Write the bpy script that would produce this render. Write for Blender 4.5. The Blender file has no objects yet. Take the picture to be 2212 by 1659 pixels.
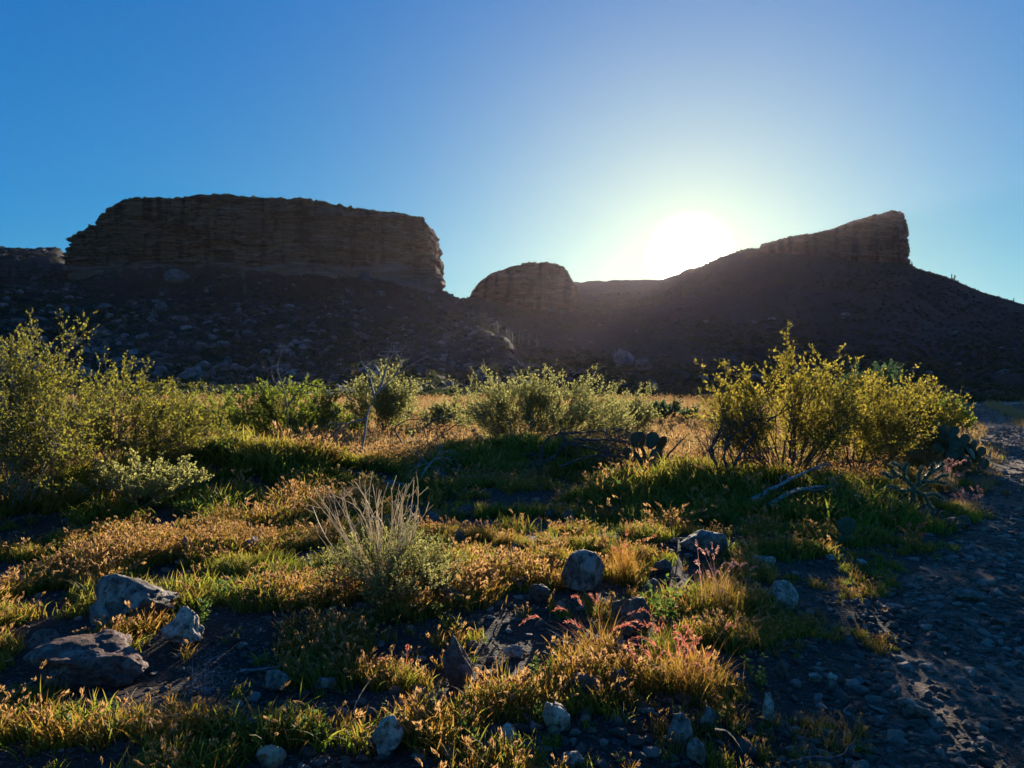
import bpy, math, random
import numpy as np
from mathutils import Vector

# ------------------------------------------------------------------ camera, sky, sun, exposure
SC = bpy.context.scene
COL = SC.collection
F, CX, CY, CAMZ = 1580.0, 1106.0, 830.0, 1.62      # view is 2212 x 1659 in the units used below

cam_d = bpy.data.cameras.new('camera'); cam = bpy.data.objects.new('camera', cam_d); COL.objects.link(cam)
cam_d.sensor_width = 36.0; cam_d.lens = 36.0 * F / 2212.0
cam_d.clip_start = 0.05; cam_d.clip_end = 6000
cam.location = (0, 0, CAMZ); cam.rotation_euler = (math.radians(90), 0, 0)
SC.camera = cam

SUN = Vector(((1490 - CX) / F, 1.0, (CY - 553) / F)).normalized()
SUN_EL = math.asin(SUN.z); SUN_AZ = math.atan2(SUN.x, SUN.y)

world = bpy.data.worlds.new('World'); SC.world = world; world.use_nodes = True
wt = world.node_tree; wt.nodes.clear()
def wn(t, **k):
    n = wt.nodes.new(t)
    for a, b in k.items(): setattr(n, a, b)
    return n
w_out = wn('ShaderNodeOutputWorld'); w_bg = wn('ShaderNodeBackground')
sky = wn('ShaderNodeTexSky', sky_type='NISHITA', sun_disc=False, sun_elevation=SUN_EL, sun_rotation=SUN_AZ,
         altitude=300.0, air_density=1.0, dust_density=0.35, ozone_density=2.2)
w_sep = wn('ShaderNodeSeparateColor'); w_com = wn('ShaderNodeCombineColor')     # colour grade of the sky, one curve per channel
wt.links.new(sky.outputs[0], w_sep.inputs[0])
for ch, (p, k) in enumerate(((1.45, .10), (.85, .88))):
    q = wn('ShaderNodeMath', operation='POWER'); q.inputs[1].default_value = p; wt.links.new(w_sep.outputs[ch], q.inputs[0])
    r = wn('ShaderNodeMath', operation='MULTIPLY'); r.inputs[1].default_value = k; wt.links.new(q.outputs[0], r.inputs[0]); wt.links.new(r.outputs[0], w_com.inputs[ch])
q = wn('ShaderNodeMath', operation='ADD'); q.inputs[1].default_value = 2.6; wt.links.new(w_sep.outputs[2], q.inputs[0])
r = wn('ShaderNodeMath', operation='DIVIDE'); wt.links.new(w_sep.outputs[2], r.inputs[0]); wt.links.new(q.outputs[0], r.inputs[1])
q = wn('ShaderNodeMath', operation='MULTIPLY'); q.inputs[1].default_value = 8.6; wt.links.new(r.outputs[0], q.inputs[0]); wt.links.new(q.outputs[0], w_com.inputs[2])
# the bright aureole of the low sun
tc = wn('ShaderNodeTexCoord'); dt = wn('ShaderNodeVectorMath', operation='DOT_PRODUCT')
dt.inputs[1].default_value = SUN
nrm = wn('ShaderNodeVectorMath', operation='NORMALIZE')
wt.links.new(tc.outputs['Generated'], nrm.inputs[0]); wt.links.new(nrm.outputs[0], dt.inputs[0])
ac = wn('ShaderNodeMath', operation='ARCCOSINE'); wt.links.new(dt.outputs['Value'], ac.inputs[0])
def glow(width, power, color, strength):
    m1 = wn('ShaderNodeMath', operation='DIVIDE'); m1.inputs[1].default_value = math.radians(width)
    m2 = wn('ShaderNodeMath', operation='POWER'); m2.inputs[1].default_value = power
    m3 = wn('ShaderNodeMath', operation='MULTIPLY'); m3.inputs[1].default_value = -1
    m4 = wn('ShaderNodeMath', operation='EXPONENT')
    wt.links.new(ac.outputs[0], m1.inputs[0]); wt.links.new(m1.outputs[0], m2.inputs[0])
    wt.links.new(m2.outputs[0], m3.inputs[0]); wt.links.new(m3.outputs[0], m4.inputs[0])
    sc = wn('ShaderNodeVectorMath', operation='SCALE')
    sc.inputs[0].default_value = [c * strength for c in color]
    wt.links.new(m4.outputs[0], sc.inputs['Scale'])
    return sc.outputs[0]
g1 = glow(2.5, 5.0, (1.0, 0.97, 0.85), 30.0)
g2 = glow(4.2, 1.6, (1.0, 0.70, 0.0), 1.6)
g3 = glow(16.0, 1.7, (3.6, 1.9, 0.0), 1.0)
acc = w_com.outputs[0]
for g in (g1, g2, g3):
    ad = wn('ShaderNodeVectorMath', operation='ADD'); wt.links.new(acc, ad.inputs[0]); wt.links.new(g, ad.inputs[1]); acc = ad.outputs[0]
wt.links.new(acc, w_bg.inputs['Color'])
w_bg.inputs['Strength'].default_value = 0.050
wt.links.new(w_bg.outputs[0], w_out.inputs['Surface'])

sun_d = bpy.data.lights.new('sun', 'SUN'); sun = bpy.data.objects.new('sun', sun_d); COL.objects.link(sun)
sun_d.energy = 5.0; sun_d.angle = math.radians(0.5); sun_d.color = (1.0, 0.86, 0.66)
sun.rotation_euler = SUN.to_track_quat('Z', 'Y').to_euler()

SC.view_settings.view_transform = 'Standard'; SC.view_settings.look = 'None'
SC.view_settings.gamma = 1.0; SC.view_settings.exposure = 1.2; SC.view_settings.use_curve_mapping = False
SC.render.engine = 'CYCLES'
SC.cycles.use_denoising = True
SC.cycles.max_bounces = 6; SC.cycles.diffuse_bounces = 3; SC.cycles.transmission_bounces = 3
SC.cycles.transparent_max_bounces = 8; SC.cycles.volume_bounces = 0
SC.cycles.sample_clamp_indirect = 3.0

# ------------------------------------------------------------------ noise
def _h(ix, iy, iz, seed):
    n = (ix.astype(np.int64) * 374761393 + iy.astype(np.int64) * 668265263 + iz.astype(np.int64) * 2147483647 + seed * 1274126177) & 0xffffffff
    n = ((n ^ (n >> 13)) * 1274126177) & 0xffffffff
    n = ((n ^ (n >> 16)) * 2246822519) & 0xffffffff
    return ((n ^ (n >> 15)) & 0xffffff) / float(0xffffff) * 2 - 1
def vnoise(x, y, z=0.0, seed=0):
    x, y, z = np.broadcast_arrays(np.asarray(x, float), np.asarray(y, float), np.asarray(z, float))
    ix, iy, iz = np.floor(x), np.floor(y), np.floor(z)
    fx, fy, fz = x - ix, y - iy, z - iz
    fx = fx * fx * (3 - 2 * fx); fy = fy * fy * (3 - 2 * fy); fz = fz * fz * (3 - 2 * fz)
    ix, iy, iz = ix.astype(np.int64), iy.astype(np.int64), iz.astype(np.int64)
    def L(a, b, t): return a + (b - a) * t
    c = [[[_h(ix + i, iy + j, iz + k, seed) for k in (0, 1)] for j in (0, 1)] for i in (0, 1)]
    return L(L(L(c[0][0][0], c[1][0][0], fx), L(c[0][1][0], c[1][1][0], fx), fy),
             L(L(c[0][0][1], c[1][0][1], fx), L(c[0][1][1], c[1][1][1], fx), fy), fz)
def fbm(x, y, z=0.0, o=4, seed=0, g=0.5):
    s = 0; a = 1.0; t = 0
    x = np.asarray(x, float); y = np.asarray(y, float); z = np.asarray(z, float)
    for i in range(o):
        s = s + a * vnoise(x * 2 ** i + 17.3 * i, y * 2 ** i - 9.1 * i, z * 2 ** i + 3.7 * i, seed + i); t += a; a *= g
    return s / t
def sstep(a, b, x):
    t = np.clip((x - a) / (b - a), 0, 1); return t * t * (3 - 2 * t)

# ------------------------------------------------------------------ terrain heights
ROAD = np.array([(-4.5, -6), (1.2, 0), (3.35, 3), (4.0, 4.1), (4.9, 5.1), (6.6, 7.2), (8.85, 10.1), (12.1, 14.9), (17, 23), (24, 34.5),
                 (30.5, 45), (35.5, 54), (40, 61), (46.5, 67), (56, 71.5), (70, 75), (95, 79)], float)
def road_dist(x, y):
    x = np.asarray(x, float); y = np.asarray(y, float)
    d = np.full(x.shape, 1e9)
    for (ax, ay), (bx, by) in zip(ROAD[:-1], ROAD[1:]):
        vx, vy = bx - ax, by - ay
        t = np.clip(((x - ax) * vx + (y - ay) * vy) / (vx * vx + vy * vy), 0, 1)
        d = np.minimum(d, np.hypot(x - ax - t * vx, y - ay - t * vy))
    return d
ROADW = 1.75
def road_edge_noise(x, y): return 0.28 * vnoise(x / 1.3, y / 1.3, 0, 77) + 0.12 * vnoise(x / .4, y / .4, 0, 78)

MOUNDS = [  # x, y, height, rx, ry, rotation
    (-4.2, 11.9, 0.42, 2.3, 0.95, 0.25), (-4.9, 10.9, .22, 1.7, .8, .35), (0.5, 14.2, 0.45, 2.1, 1.0, 0.0), (2.6, 10.4, 0.26, 1.5, .7, -.15),
    (4.2, 10.8, 0.18, 1.8, 1.0, 0.2), (-5.8, 9.2, 0.22, 2.2, 1.4, 0.1), (-0.9, 4.9, 0.10, .8, .45, 0.1), (1.6, 7.2, 0.10, 1.6, .8, 0),
    (-3.0, 6.6, 0.10, 1.3, .7, 0.2), (0.1, 9.0, -0.10, 2.0, 1.3, 0), (-8.5, 15.5, 0.25, 3.0, 1.2, 0.2)]
def near_h(x, y):
    h = 0.09 * fbm(x / 3.1, y / 2.4, 0, 3, 5) + 0.030 * fbm(x / .55, y / .45, 0, 3, 9)
    for mx, my, mh, rx, ry, a in MOUNDS:
        dx, dy = x - mx, y - my
        u = (dx * math.cos(a) + dy * math.sin(a)) / rx; v = (-dx * math.sin(a) + dy * math.cos(a)) / ry
        h = h + mh * np.exp(-(u * u + v * v))
    rd = road_dist(x, y)
    k = 1 - sstep(ROADW - .1, ROADW + .9, rd)
    rut = -0.035 * np.exp(-((rd - .85) / .28) ** 2)
    flat = 0.035 * fbm(x / 1.5, y / 1.5, 0, 3, 21) + 0.012 * fbm(x / .22, y / .22, 0, 2, 22) - 0.07 + rut
    return h * (1 - k) + flat * k

def table(cols):
    D = np.exp(np.linspace(math.log(55), math.log(1600), 140))
    P = np.arange(-900, 3101, 10.0)
    ks = [c[0] for c in cols]
    g = np.array([np.interp(np.log(D), np.log([p[0] for p in c[1]]), [p[1] for p in c[1]]) for c in cols])
    G = np.array([np.interp(P, ks, g[:, j]) for j in range(len(D))]).T
    ker = np.exp(-np.linspace(-2, 2, 5) ** 2); ker /= ker.sum()
    Gp = np.pad(G, ((2, 2), (0, 0)), mode='edge')
    G = sum(ker[i] * Gp[i:i + len(P)] for i in range(5))
    ker = np.exp(-np.linspace(-2, 2, 3) ** 2 * .7); ker /= ker.sum()
    Gp = np.pad(G, ((0, 0), (1, 1)), mode='edge')
    G = sum(ker[i] * Gp[:, i:i + len(D)] for i in range(3))
    return P, D, G
T1 = table([
    (-900, [(60, 872), (150, 800), (300, 640), (420, 560), (600, 620), (1500, 770)]),
    (0, [(60, 872), (120, 820), (200, 720), (300, 610), (400, 529), (480, 560), (700, 650), (1500, 790)]),
    (130, [(60, 872), (120, 822), (200, 730), (280, 650), (330, 600), (430, 533), (500, 570), (700, 680), (1500, 790)]),
    (170, [(60, 872), (120, 822), (200, 730), (280, 650), (325, 602), (400, 590), (520, 600), (700, 680), (1500, 790)]),
    (260, [(60, 872), (120, 825), (200, 740), (280, 650), (318, 580), (400, 580), (520, 600), (700, 680), (1500, 790)]),
    (500, [(60, 872), (120, 827), (200, 742), (280, 645), (312, 578), (400, 585), (520, 600), (700, 680), (1500, 790)]),
    (800, [(60, 872), (120, 830), (200, 750), (280, 660), (325, 598), (400, 605), (520, 640), (700, 720), (1500, 800)]),
    (948, [(60, 872), (120, 835), (200, 765), (280, 690), (345, 630), (400, 627), (520, 690), (700, 770), (1500, 830)]),
    (985, [(60, 872), (120, 838), (200, 775), (280, 705), (340, 664), (385, 645), (450, 680), (600, 780), (1500, 840)]),
    (1020, [(60, 872), (115, 842), (160, 798), (215, 735), (260, 705), (320, 672), (370, 665), (420, 700), (600, 820), (1500, 845)]),
    (1050, [(60, 872), (110, 845), (150, 800), (190, 742), (214, 716), (245, 709), (300, 700), (340, 730), (400, 790), (600, 850), (1500, 845)]),
    (1100, [(60, 872), (110, 848), (150, 802), (185, 752), (206, 730), (235, 742), (300, 800), (600, 860), (1500, 845)]),
    (1180, [(60, 873), (110, 850), (150, 825), (180, 840), (300, 870), (1500, 845)]),
    (1300, [(60, 874), (120, 866), (1500, 845)]),
    (3100, [(60, 874), (120, 866), (1500, 845)])])
def rr(mid): return [(60, 873), (120, 852)] + mid
T2 = table([
    (-900, [(60, 874), (300, 850), (1500, 845)]),
    (800, [(60, 874), (300, 840), (1500, 845)]),
    (948, rr([(200, 820), (300, 740), (400, 680), (470, 657), (520, 662), (700, 760), (1500, 830)])),
    (1030, rr([(200, 815), (300, 740), (400, 675), (440, 640), (500, 650), (600, 700), (1500, 830)])),
    (1135, rr([(200, 820), (250, 780), (350, 715), (440, 668), (520, 660), (620, 660), (750, 645), (1500, 800)])),
    (1215, rr([(200, 820), (250, 785), (350, 725), (440, 670), (520, 650), (620, 628), (750, 606), (850, 625), (1500, 800)])),
    (1260, rr([(200, 815), (250, 785), (350, 725), (440, 672), (600, 628), (750, 606), (850, 625), (1500, 800)])),
    (1400, rr([(200, 812), (250, 780), (350, 718), (450, 662), (600, 622), (750, 604), (850, 625), (1500, 800)])),
    (1490, rr([(200, 810), (250, 775), (350, 706), (450, 642), (530, 590), (620, 577), (700, 590), (850, 660), (1500, 830)])),
    (1560, rr([(200, 808), (250, 772), (350, 700), (450, 625), (530, 553), (600, 590), (800, 700), (1500, 830)])),
    (1620, rr([(200, 806), (250, 768), (350, 692), (450, 610), (530, 530), (600, 570), (800, 700), (1500, 830)])),
    (1700, rr([(200, 804), (250, 765), (350, 680), (450, 590), (500, 545), (560, 545), (650, 590), (800, 700), (1500, 830)])),
    (1800, rr([(200, 804), (250, 765), (350, 680), (450, 596), (500, 556), (560, 560), (650, 600), (800, 700), (1500, 830)])),
    (1957, rr([(200, 808), (250, 770), (350, 688), (440, 612), (500, 568), (560, 575), (650, 620), (800, 700), (1500, 830)])),
    (2050, rr([(200, 806), (250, 778), (350, 705), (440, 640), (500, 600), (560, 610), (800, 720), (1500, 830)])),
    (2130, rr([(200, 806), (250, 780), (350, 715), (440, 665), (500, 630), (560, 640), (800, 730), (1500, 830)])),
    (2212, rr([(200, 806), (250, 782), (350, 725), (440, 685), (500, 656), (560, 670), (800, 740), (1500, 830)])),
    (2500, rr([(200, 820), (350, 780), (500, 755), (800, 790), (1500, 830)])),
    (3100, rr([(200, 830), (500, 800), (1500, 830)]))])
def look(T, x, y):
    P, D, G = T
    yy = np.maximum(y, 30.0)
    px = np.clip(CX + F * x / yy, P[0], P[-1] - .01)
    u = (px - P[0]) / 10.0
    v = (np.log(np.clip(yy, D[0], D[-1] * .9999)) - math.log(D[0])) / (math.log(D[-1]) - math.log(D[0])) * (len(D) - 1)
    i = np.clip(u.astype(int), 0, len(P) - 2); j = np.clip(v.astype(int), 0, len(D) - 2); a = u - i; b = v - j
    s = (G[i, j] * (1 - a) + G[i + 1, j] * a) * (1 - b) + (G[i, j + 1] * (1 - a) + G[i + 1, j + 1] * a) * b
    return 1.6 + (CY - s) / F * yy
def far_h(x, y):
    a = look(T1, x, y); b = look(T2, x, y)
    h = np.maximum(a, b)
    k = sstep(70, 150, y)
    n = 1.6 * fbm(x / 30., y / 30., 0, 4, 31) + 0.7 * np.abs(fbm(x / 9., y / 14., 0, 3, 33)) + .45 * fbm(x / 3.2, y / 3.2, 0, 3, 35)
    gul = -2.2 * (1 - np.abs(vnoise(x / 22. + .3 * vnoise(y / 40., x / 40.), y / 110., 0, 37))) ** 4
    return h + k * (n + gul)
def H(x, y):
    x = np.asarray(x, float); y = np.asarray(y, float)
    k = sstep(56, 84, y)
    nh = near_h(x, y)
    rd = road_dist(x, y); rk = 1 - sstep(2.5, 9, rd)
    fh = far_h(x, y)
    fh = fh * (1 - rk * (1 - sstep(85, 110, y))) + (nh + 0) * rk * (1 - sstep(85, 110, y))
    return nh * (1 - k) + fh * k
H00 = float(H(np.array([0.]), np.array([0.]))[0])

def at(px, py, dmax=60.0):
    d = np.exp(np.linspace(math.log(1.5), math.log(dmax), 900))
    x = (px - CX) / F * d; ray = CAMZ + (CY - py) / F * d
    g = H(x, d)
    i = np.argmax(ray <= g) if (ray <= g).any() else len(d) - 1
    return Vector((float(x[i]), float(d[i]), float(g[i])))
def wat(px, d):
    x = (px - CX) / F * d
    return Vector((x, d, float(H(np.array([x]), np.array([float(d)]))[0])))

# ------------------------------------------------------------------ mesh helpers
def make_mesh(name, V, Fs, mats=(), mi=None, smooth=False, attrs=None):
    """V (n,3); Fs list of int arrays (m,k)"""
    V = np.asarray(V, np.float32)
    me = bpy.data.meshes.new(name)
    Fs = [np.asarray(f, np.int32) for f in Fs if len(f)]
    loops = np.concatenate([f.ravel() for f in Fs])
    sizes = np.concatenate([np.full(len(f), f.shape[1], np.int32) for f in Fs])
    starts = np.concatenate([[0], np.cumsum(sizes)[:-1]]).astype(np.int32)
    me.vertices.add(len(V)); me.vertices.foreach_set('co', V.ravel())
    me.loops.add(len(loops)); me.loops.foreach_set('vertex_index', loops)
    me.polygons.add(len(sizes)); me.polygons.foreach_set('loop_start', starts)
    try: me.polygons.foreach_set('loop_total', sizes)
    except Exception: pass
    if mi is not None: me.polygons.foreach_set('material_index', np.asarray(mi, np.int32))
    me.polygons.foreach_set('use_smooth', np.full(len(sizes), bool(smooth)))
    for m in mats: me.materials.append(m)
    for k, v in (attrs or {}).items():
        a = me.attributes.new(k, 'FLOAT', 'POINT'); a.data.foreach_set('value', np.asarray(v, np.float32))
    me.update(calc_edges=True); me.validate(clean_customdata=False)
    return me
def link(name, me, parent=None, loc=None):
    o = bpy.data.objects.new(name, me); COL.objects.link(o)
    if loc is not None: o.location = loc
    if parent is not None: o.parent = parent
    return o
def tag(o, label, cat, group=None):
    o['label'] = label; o['category'] = cat
    if group: o['group'] = group
    return o
def empty(name, loc, label, cat, group=None, rz=0.0):
    o = bpy.data.objects.new(name, None); COL.objects.link(o); o.location = loc; o.rotation_euler = (0, 0, rz)
    o.empty_display_size = 0.1
    return tag(o, label, cat, group)

class Acc:
    def __init__(s): s.V = []; s.Q = []; s.T = []; s.n = 0; s.a = []
    def add(s, V, Q=None, T=None, a=None):
        V = np.asarray(V, float).reshape(-1, 3)
        if Q is not None and len(Q): s.Q.append(np.asarray(Q) + s.n)
        if T is not None and len(T): s.T.append(np.asarray(T) + s.n)
        s.V.append(V); s.a.append(np.zeros(len(V)) if a is None else np.asarray(a, float).ravel()); s.n += len(V)
    def mesh(s, name, mats=(), smooth=False):
        Fs = []
        if s.Q: Fs.append(np.concatenate(s.Q))
        if s.T: Fs.append(np.concatenate(s.T))
        return make_mesh(name, np.concatenate(s.V), Fs, mats, None, smooth, {'t': np.concatenate(s.a)})

def norm(v): return v / np.maximum(np.linalg.norm(v, axis=-1, keepdims=True), 1e-9)
def tubes(P, R, sides=3):
    """P (n,k,3), R (n,k) -> verts, quads"""
    n, k, _ = P.shape
    T = np.gradient(P, axis=1) if k > 1 else P * 0; T = norm(T)
    ref = np.where(np.abs(T[..., 2:3]) > .9, np.array([1., 0, 0]), np.array([0, 0, 1.]))
    A = norm(np.cross(T, ref)); B = np.cross(T, A)
    an = np.arange(sides) * 2 * math.pi / sides
    V = P[:, :, None, :] + R[:, :, None, None] * (np.cos(an)[None, None, :, None] * A[:, :, None, :] + np.sin(an)[None, None, :, None] * B[:, :, None, :])
    idx = np.arange(n * k * sides).reshape(n, k, sides)
    a = idx[:, :-1, :]; b = np.roll(a, -1, axis=2); c = idx[:, 1:, :]; d = np.roll(c, -1, axis=2)
    return V.reshape(-1, 3), np.stack([a, b, d, c], -1).reshape(-1, 4)
def leaves(C, D, L, W, rng, up=None):
    """diamond leaves at C pointing along D"""
    n = len(C)
    S = norm(np.cross(D, norm(rng.normal(size=(n, 3)))))
    L = L[:, None]; W = W[:, None]
    N = np.cross(D, S)
    V = np.stack([C, C + D * L * .5 + S * W + N * L * .08, C + D * L, C + D * L * .5 - S * W + N * L * .08], 1)
    i = np.arange(n * 4).reshape(n, 4)
    return V.reshape(-1, 3), i

# ------------------------------------------------------------------ materials
def mat(name):
    m = bpy.data.materials.new(name); m.use_nodes = True; m.node_tree.nodes.clear()
    nt = m.node_tree
    def N(t, **k):
        n = nt.nodes.new(t)
        for a, b in k.items():
            if a.startswith('i_'): n.inputs[a[2:]].default_value = b
            else: setattr(n, a, b)
        return n
    return m, nt, N, nt.links.new
def ramp(N, stops):
    r = N('ShaderNodeValToRGB'); e = r.color_ramp.elements
    while len(e) < len(stops): e.new(.5)
    for i, (p, c) in enumerate(stops):
        e[i].position = p; e[i].color = (*c, 1)
    return r

def leaf_mat(name, c0, c1, trans=0.5, tip=None, rough=.6, tcol=1.8):
    m, nt, N, K = mat(name)
    out = N('ShaderNodeOutputMaterial'); dif = N('ShaderNodeBsdfPrincipled'); dif.inputs['Roughness'].default_value = rough
    dif.inputs['Specular IOR Level'].default_value = .25
    tr = N('ShaderNodeBsdfTranslucent'); mx = N('ShaderNodeMixShader'); mx.inputs[0].default_value = trans
    oi = N('ShaderNodeObjectInfo'); ge = N('ShaderNodeNewGeometry')
    ad = N('ShaderNodeMath', operation='ADD'); fr = N('ShaderNodeMath', operation='FRACT')
    K(oi.outputs['Random'], ad.inputs[0]); K(ge.outputs['Random Per Island'], ad.inputs[1]); K(ad.outputs[0], fr.inputs[0])
    r = ramp(N, [(0, c0), (1, c1)]); K(fr.outputs[0], r.inputs[0]); col = r.outputs[0]
    if tip is not None:
        at_ = N('ShaderNodeAttribute', attribute_name='t')
        mm = N('ShaderNodeMath', operation='MULTIPLY_ADD'); mm.inputs[1].default_value = .55; K(oi.outputs['Random'], mm.inputs[0])
        mm2 = N('ShaderNodeMath', operation='MULTIPLY'); K(at_.outputs['Fac'], mm2.inputs[0]); mm.inputs[2].default_value = .55; K(mm.outputs[0], mm2.inputs[1])
        mc = N('ShaderNodeMix', data_type='RGBA'); K(mm2.outputs[0], mc.inputs['Factor']); K(col, mc.inputs['A']); mc.inputs['B'].default_value = (*tip, 1)
        mc.clamp_factor = True
        col = mc.outputs['Result']
    K(col, dif.inputs['Base Color'])
    g = N('ShaderNodeVectorMath', operation='SCALE'); g.inputs['Scale'].default_value = tcol
    K(col, g.inputs[0]); K(g.outputs[0], tr.inputs['Color'])
    K(dif.outputs[0], mx.inputs[1]); K(tr.outputs[0], mx.inputs[2]); K(mx.outputs[0], out.inputs[0])
    return m
def bark_mat(name, c0, c1, scale=40, rough=.85):
    m, nt, N, K = mat(name)
    out = N('ShaderNodeOutputMaterial'); b = N('ShaderNodeBsdfPrincipled'); b.inputs['Roughness'].default_value = rough
    b.inputs['Specular IOR Level'].default_value = .3
    n = N('ShaderNodeTexNoise'); n.inputs['Scale'].default_value = scale; tc = N('ShaderNodeTexCoord'); K(tc.outputs['Object'], n.inputs['Vector'])
    r = ramp(N, [(.35, c0), (.65, c1)]); K(n.outputs['Fac'], r.inputs[0]); K(r.outputs[0], b.inputs['Base Color']); K(b.outputs[0], out.inputs[0])
    return m
def stone_mat(name, base, patch, dark, scale=1.0, pf=.5):
    m, nt, N, K = mat(name)
    out = N('ShaderNodeOutputMaterial'); b = N('ShaderNodeBsdfPrincipled'); b.inputs['Roughness'].default_value = .8
    b.inputs['Specular IOR Level'].default_value = .35
    tc = N('ShaderNodeTexCoord'); oi = N('ShaderNodeObjectInfo')
    of = N('ShaderNodeVectorMath', operation='ADD'); sc = N('ShaderNodeVectorMath', operation='SCALE'); sc.inputs[0].default_value = (13, 7, 31)
    K(oi.outputs['Random'], sc.inputs['Scale']); K(tc.outputs['Object'], of.inputs[0]); K(sc.outputs[0], of.inputs[1])
    n1 = N('ShaderNodeTexNoise'); n1.inputs['Scale'].default_value = 9 * scale; n1.inputs['Detail'].default_value = 6; n1.inputs['Roughness'].default_value = .65; K(of.outputs[0], n1.inputs['Vector'])
    n2 = N('ShaderNodeTexNoise'); n2.inputs['Scale'].default_value = 28 * scale; n2.inputs['Detail'].default_value = 5; n2.inputs['Roughness'].default_value = .7; K(of.outputs[0], n2.inputs['Vector'])
    r1 = ramp(N, [(pf - .06, base), (pf + .06, patch)]); K(n1.outputs['Fac'], r1.inputs[0])
    r2 = ramp(N, [(.36, (0, 0, 0)), (.52, (1, 1, 1))]); K(n2.outputs['Fac'], r2.inputs[0])
    mx = N('ShaderNodeMix', data_type='RGBA'); K(r2.outputs[0], mx.inputs['Factor']); mx.inputs['A'].default_value = (*dark, 1); K(r1.outputs[0], mx.inputs['B'])
    vv = N('ShaderNodeHueSaturation'); vm = N('ShaderNodeMapRange'); vm.inputs[3].default_value = .7; vm.inputs[4].default_value = 1.25
    K(oi.outputs['Random'], vm.inputs[0]); K(vm.outputs[0], vv.inputs['Value']); K(mx.outputs['Result'], vv.inputs['Color'])
    K(vv.outputs[0], b.inputs['Base Color'])
    bu = N('ShaderNodeBump'); bu.inputs['Strength'].default_value = .8; bu.inputs['Distance'].default_value = .02 / scale
    K(n2.outputs['Fac'], bu.inputs['Height']); K(bu.outputs[0], b.inputs['Normal']); K(b.outputs[0], out.inputs[0])
    return m
def soil_mat(name, c0, c1, c2, grav=(.30, .27, .24)):
    m, nt, N, K = mat(name)
    out = N('ShaderNodeOutputMaterial'); b = N('ShaderNodeBsdfPrincipled'); b.inputs['Roughness'].default_value = .9
    b.inputs['Specular IOR Level'].default_value = .2
    tc = N('ShaderNodeTexCoord')
    n1 = N('ShaderNodeTexNoise'); n1.inputs['Scale'].default_value = 1.1; n1.inputs['Detail'].default_value = 8; n1.inputs['Roughness'].default_value = .62; K(tc.outputs['Object'], n1.inputs['Vector'])
    r = ramp(N, [(.35, c0), (.5, c1), (.66, c2)]); K(n1.outputs['Fac'], r.inputs[0])
    v = N('ShaderNodeTexVoronoi'); v.inputs['Scale'].default_value = 48; v.inputs['Randomness'].default_value = 1; K(tc.outputs['Object'], v.inputs['Vector'])
    n2 = N('ShaderNodeTexNoise'); n2.inputs['Scale'].default_value = 5; K(tc.outputs['Object'], n2.inputs['Vector'])
    th = N('ShaderNodeMath', operation='MULTIPLY'); K(n2.outputs['Fac'], th.inputs[0]); th.inputs[1].default_value = .75
    lt = N('ShaderNodeMath', operation='LESS_THAN'); K(v.outputs['Distance'], lt.inputs[0]); K(th.outputs[0], lt.inputs[1])
    sepc = N('ShaderNodeSeparateColor'); K(v.outputs['Color'], sepc.inputs[0])
    g2 = N('ShaderNodeMath', operation='GREATER_THAN'); g2.inputs[1].default_value = .55; K(sepc.outputs[0], g2.inputs[0])
    gm = N('ShaderNodeMath', operation='MULTIPLY'); K(lt.outputs[0], gm.inputs[0]); K(g2.outputs[0], gm.inputs[1])
    gr = ramp(N, [(0, tuple(.35 * c for c in grav)), (1, grav)]); K(sepc.outputs[1], gr.inputs[0])
    mx = N('ShaderNodeMix', data_type='RGBA'); K(gm.outputs[0], mx.inputs['Factor']); K(r.outputs[0], mx.inputs['A']); K(gr.outputs[0], mx.inputs['B'])
    K(mx.outputs['Result'], b.inputs['Base Color'])
    n3 = N('ShaderNodeTexNoise'); n3.inputs['Scale'].default_value = 22; n3.inputs['Detail'].default_value = 7; n3.inputs['Roughness'].default_value = .7; K(tc.outputs['Object'], n3.inputs['Vector'])
    b1 = N('ShaderNodeBump'); b1.inputs['Strength'].default_value = .8; b1.inputs['Distance'].default_value = .03; K(n3.outputs['Fac'], b1.inputs['Height'])
    b2 = N('ShaderNodeBump'); b2.inputs['Strength'].default_value = .6; b2.inputs['Distance'].default_value = .012; K(v.outputs['Distance'], b2.inputs['Height']); b2.invert = True
    K(b1.outputs[0], b2.inputs['Normal']); K(b2.outputs[0], b.inputs['Normal']); K(b.outputs[0], out.inputs[0])
    return m

M_soil = soil_mat('dry_soil', (.030, .021, .014), (.048, .034, .023), (.075, .054, .038), (.17, .15, .13))
M_road = soil_mat('track_dirt', (.095, .055, .034), (.15, .092, .058), (.20, .13, .085), (.36, .27, .20))

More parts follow.
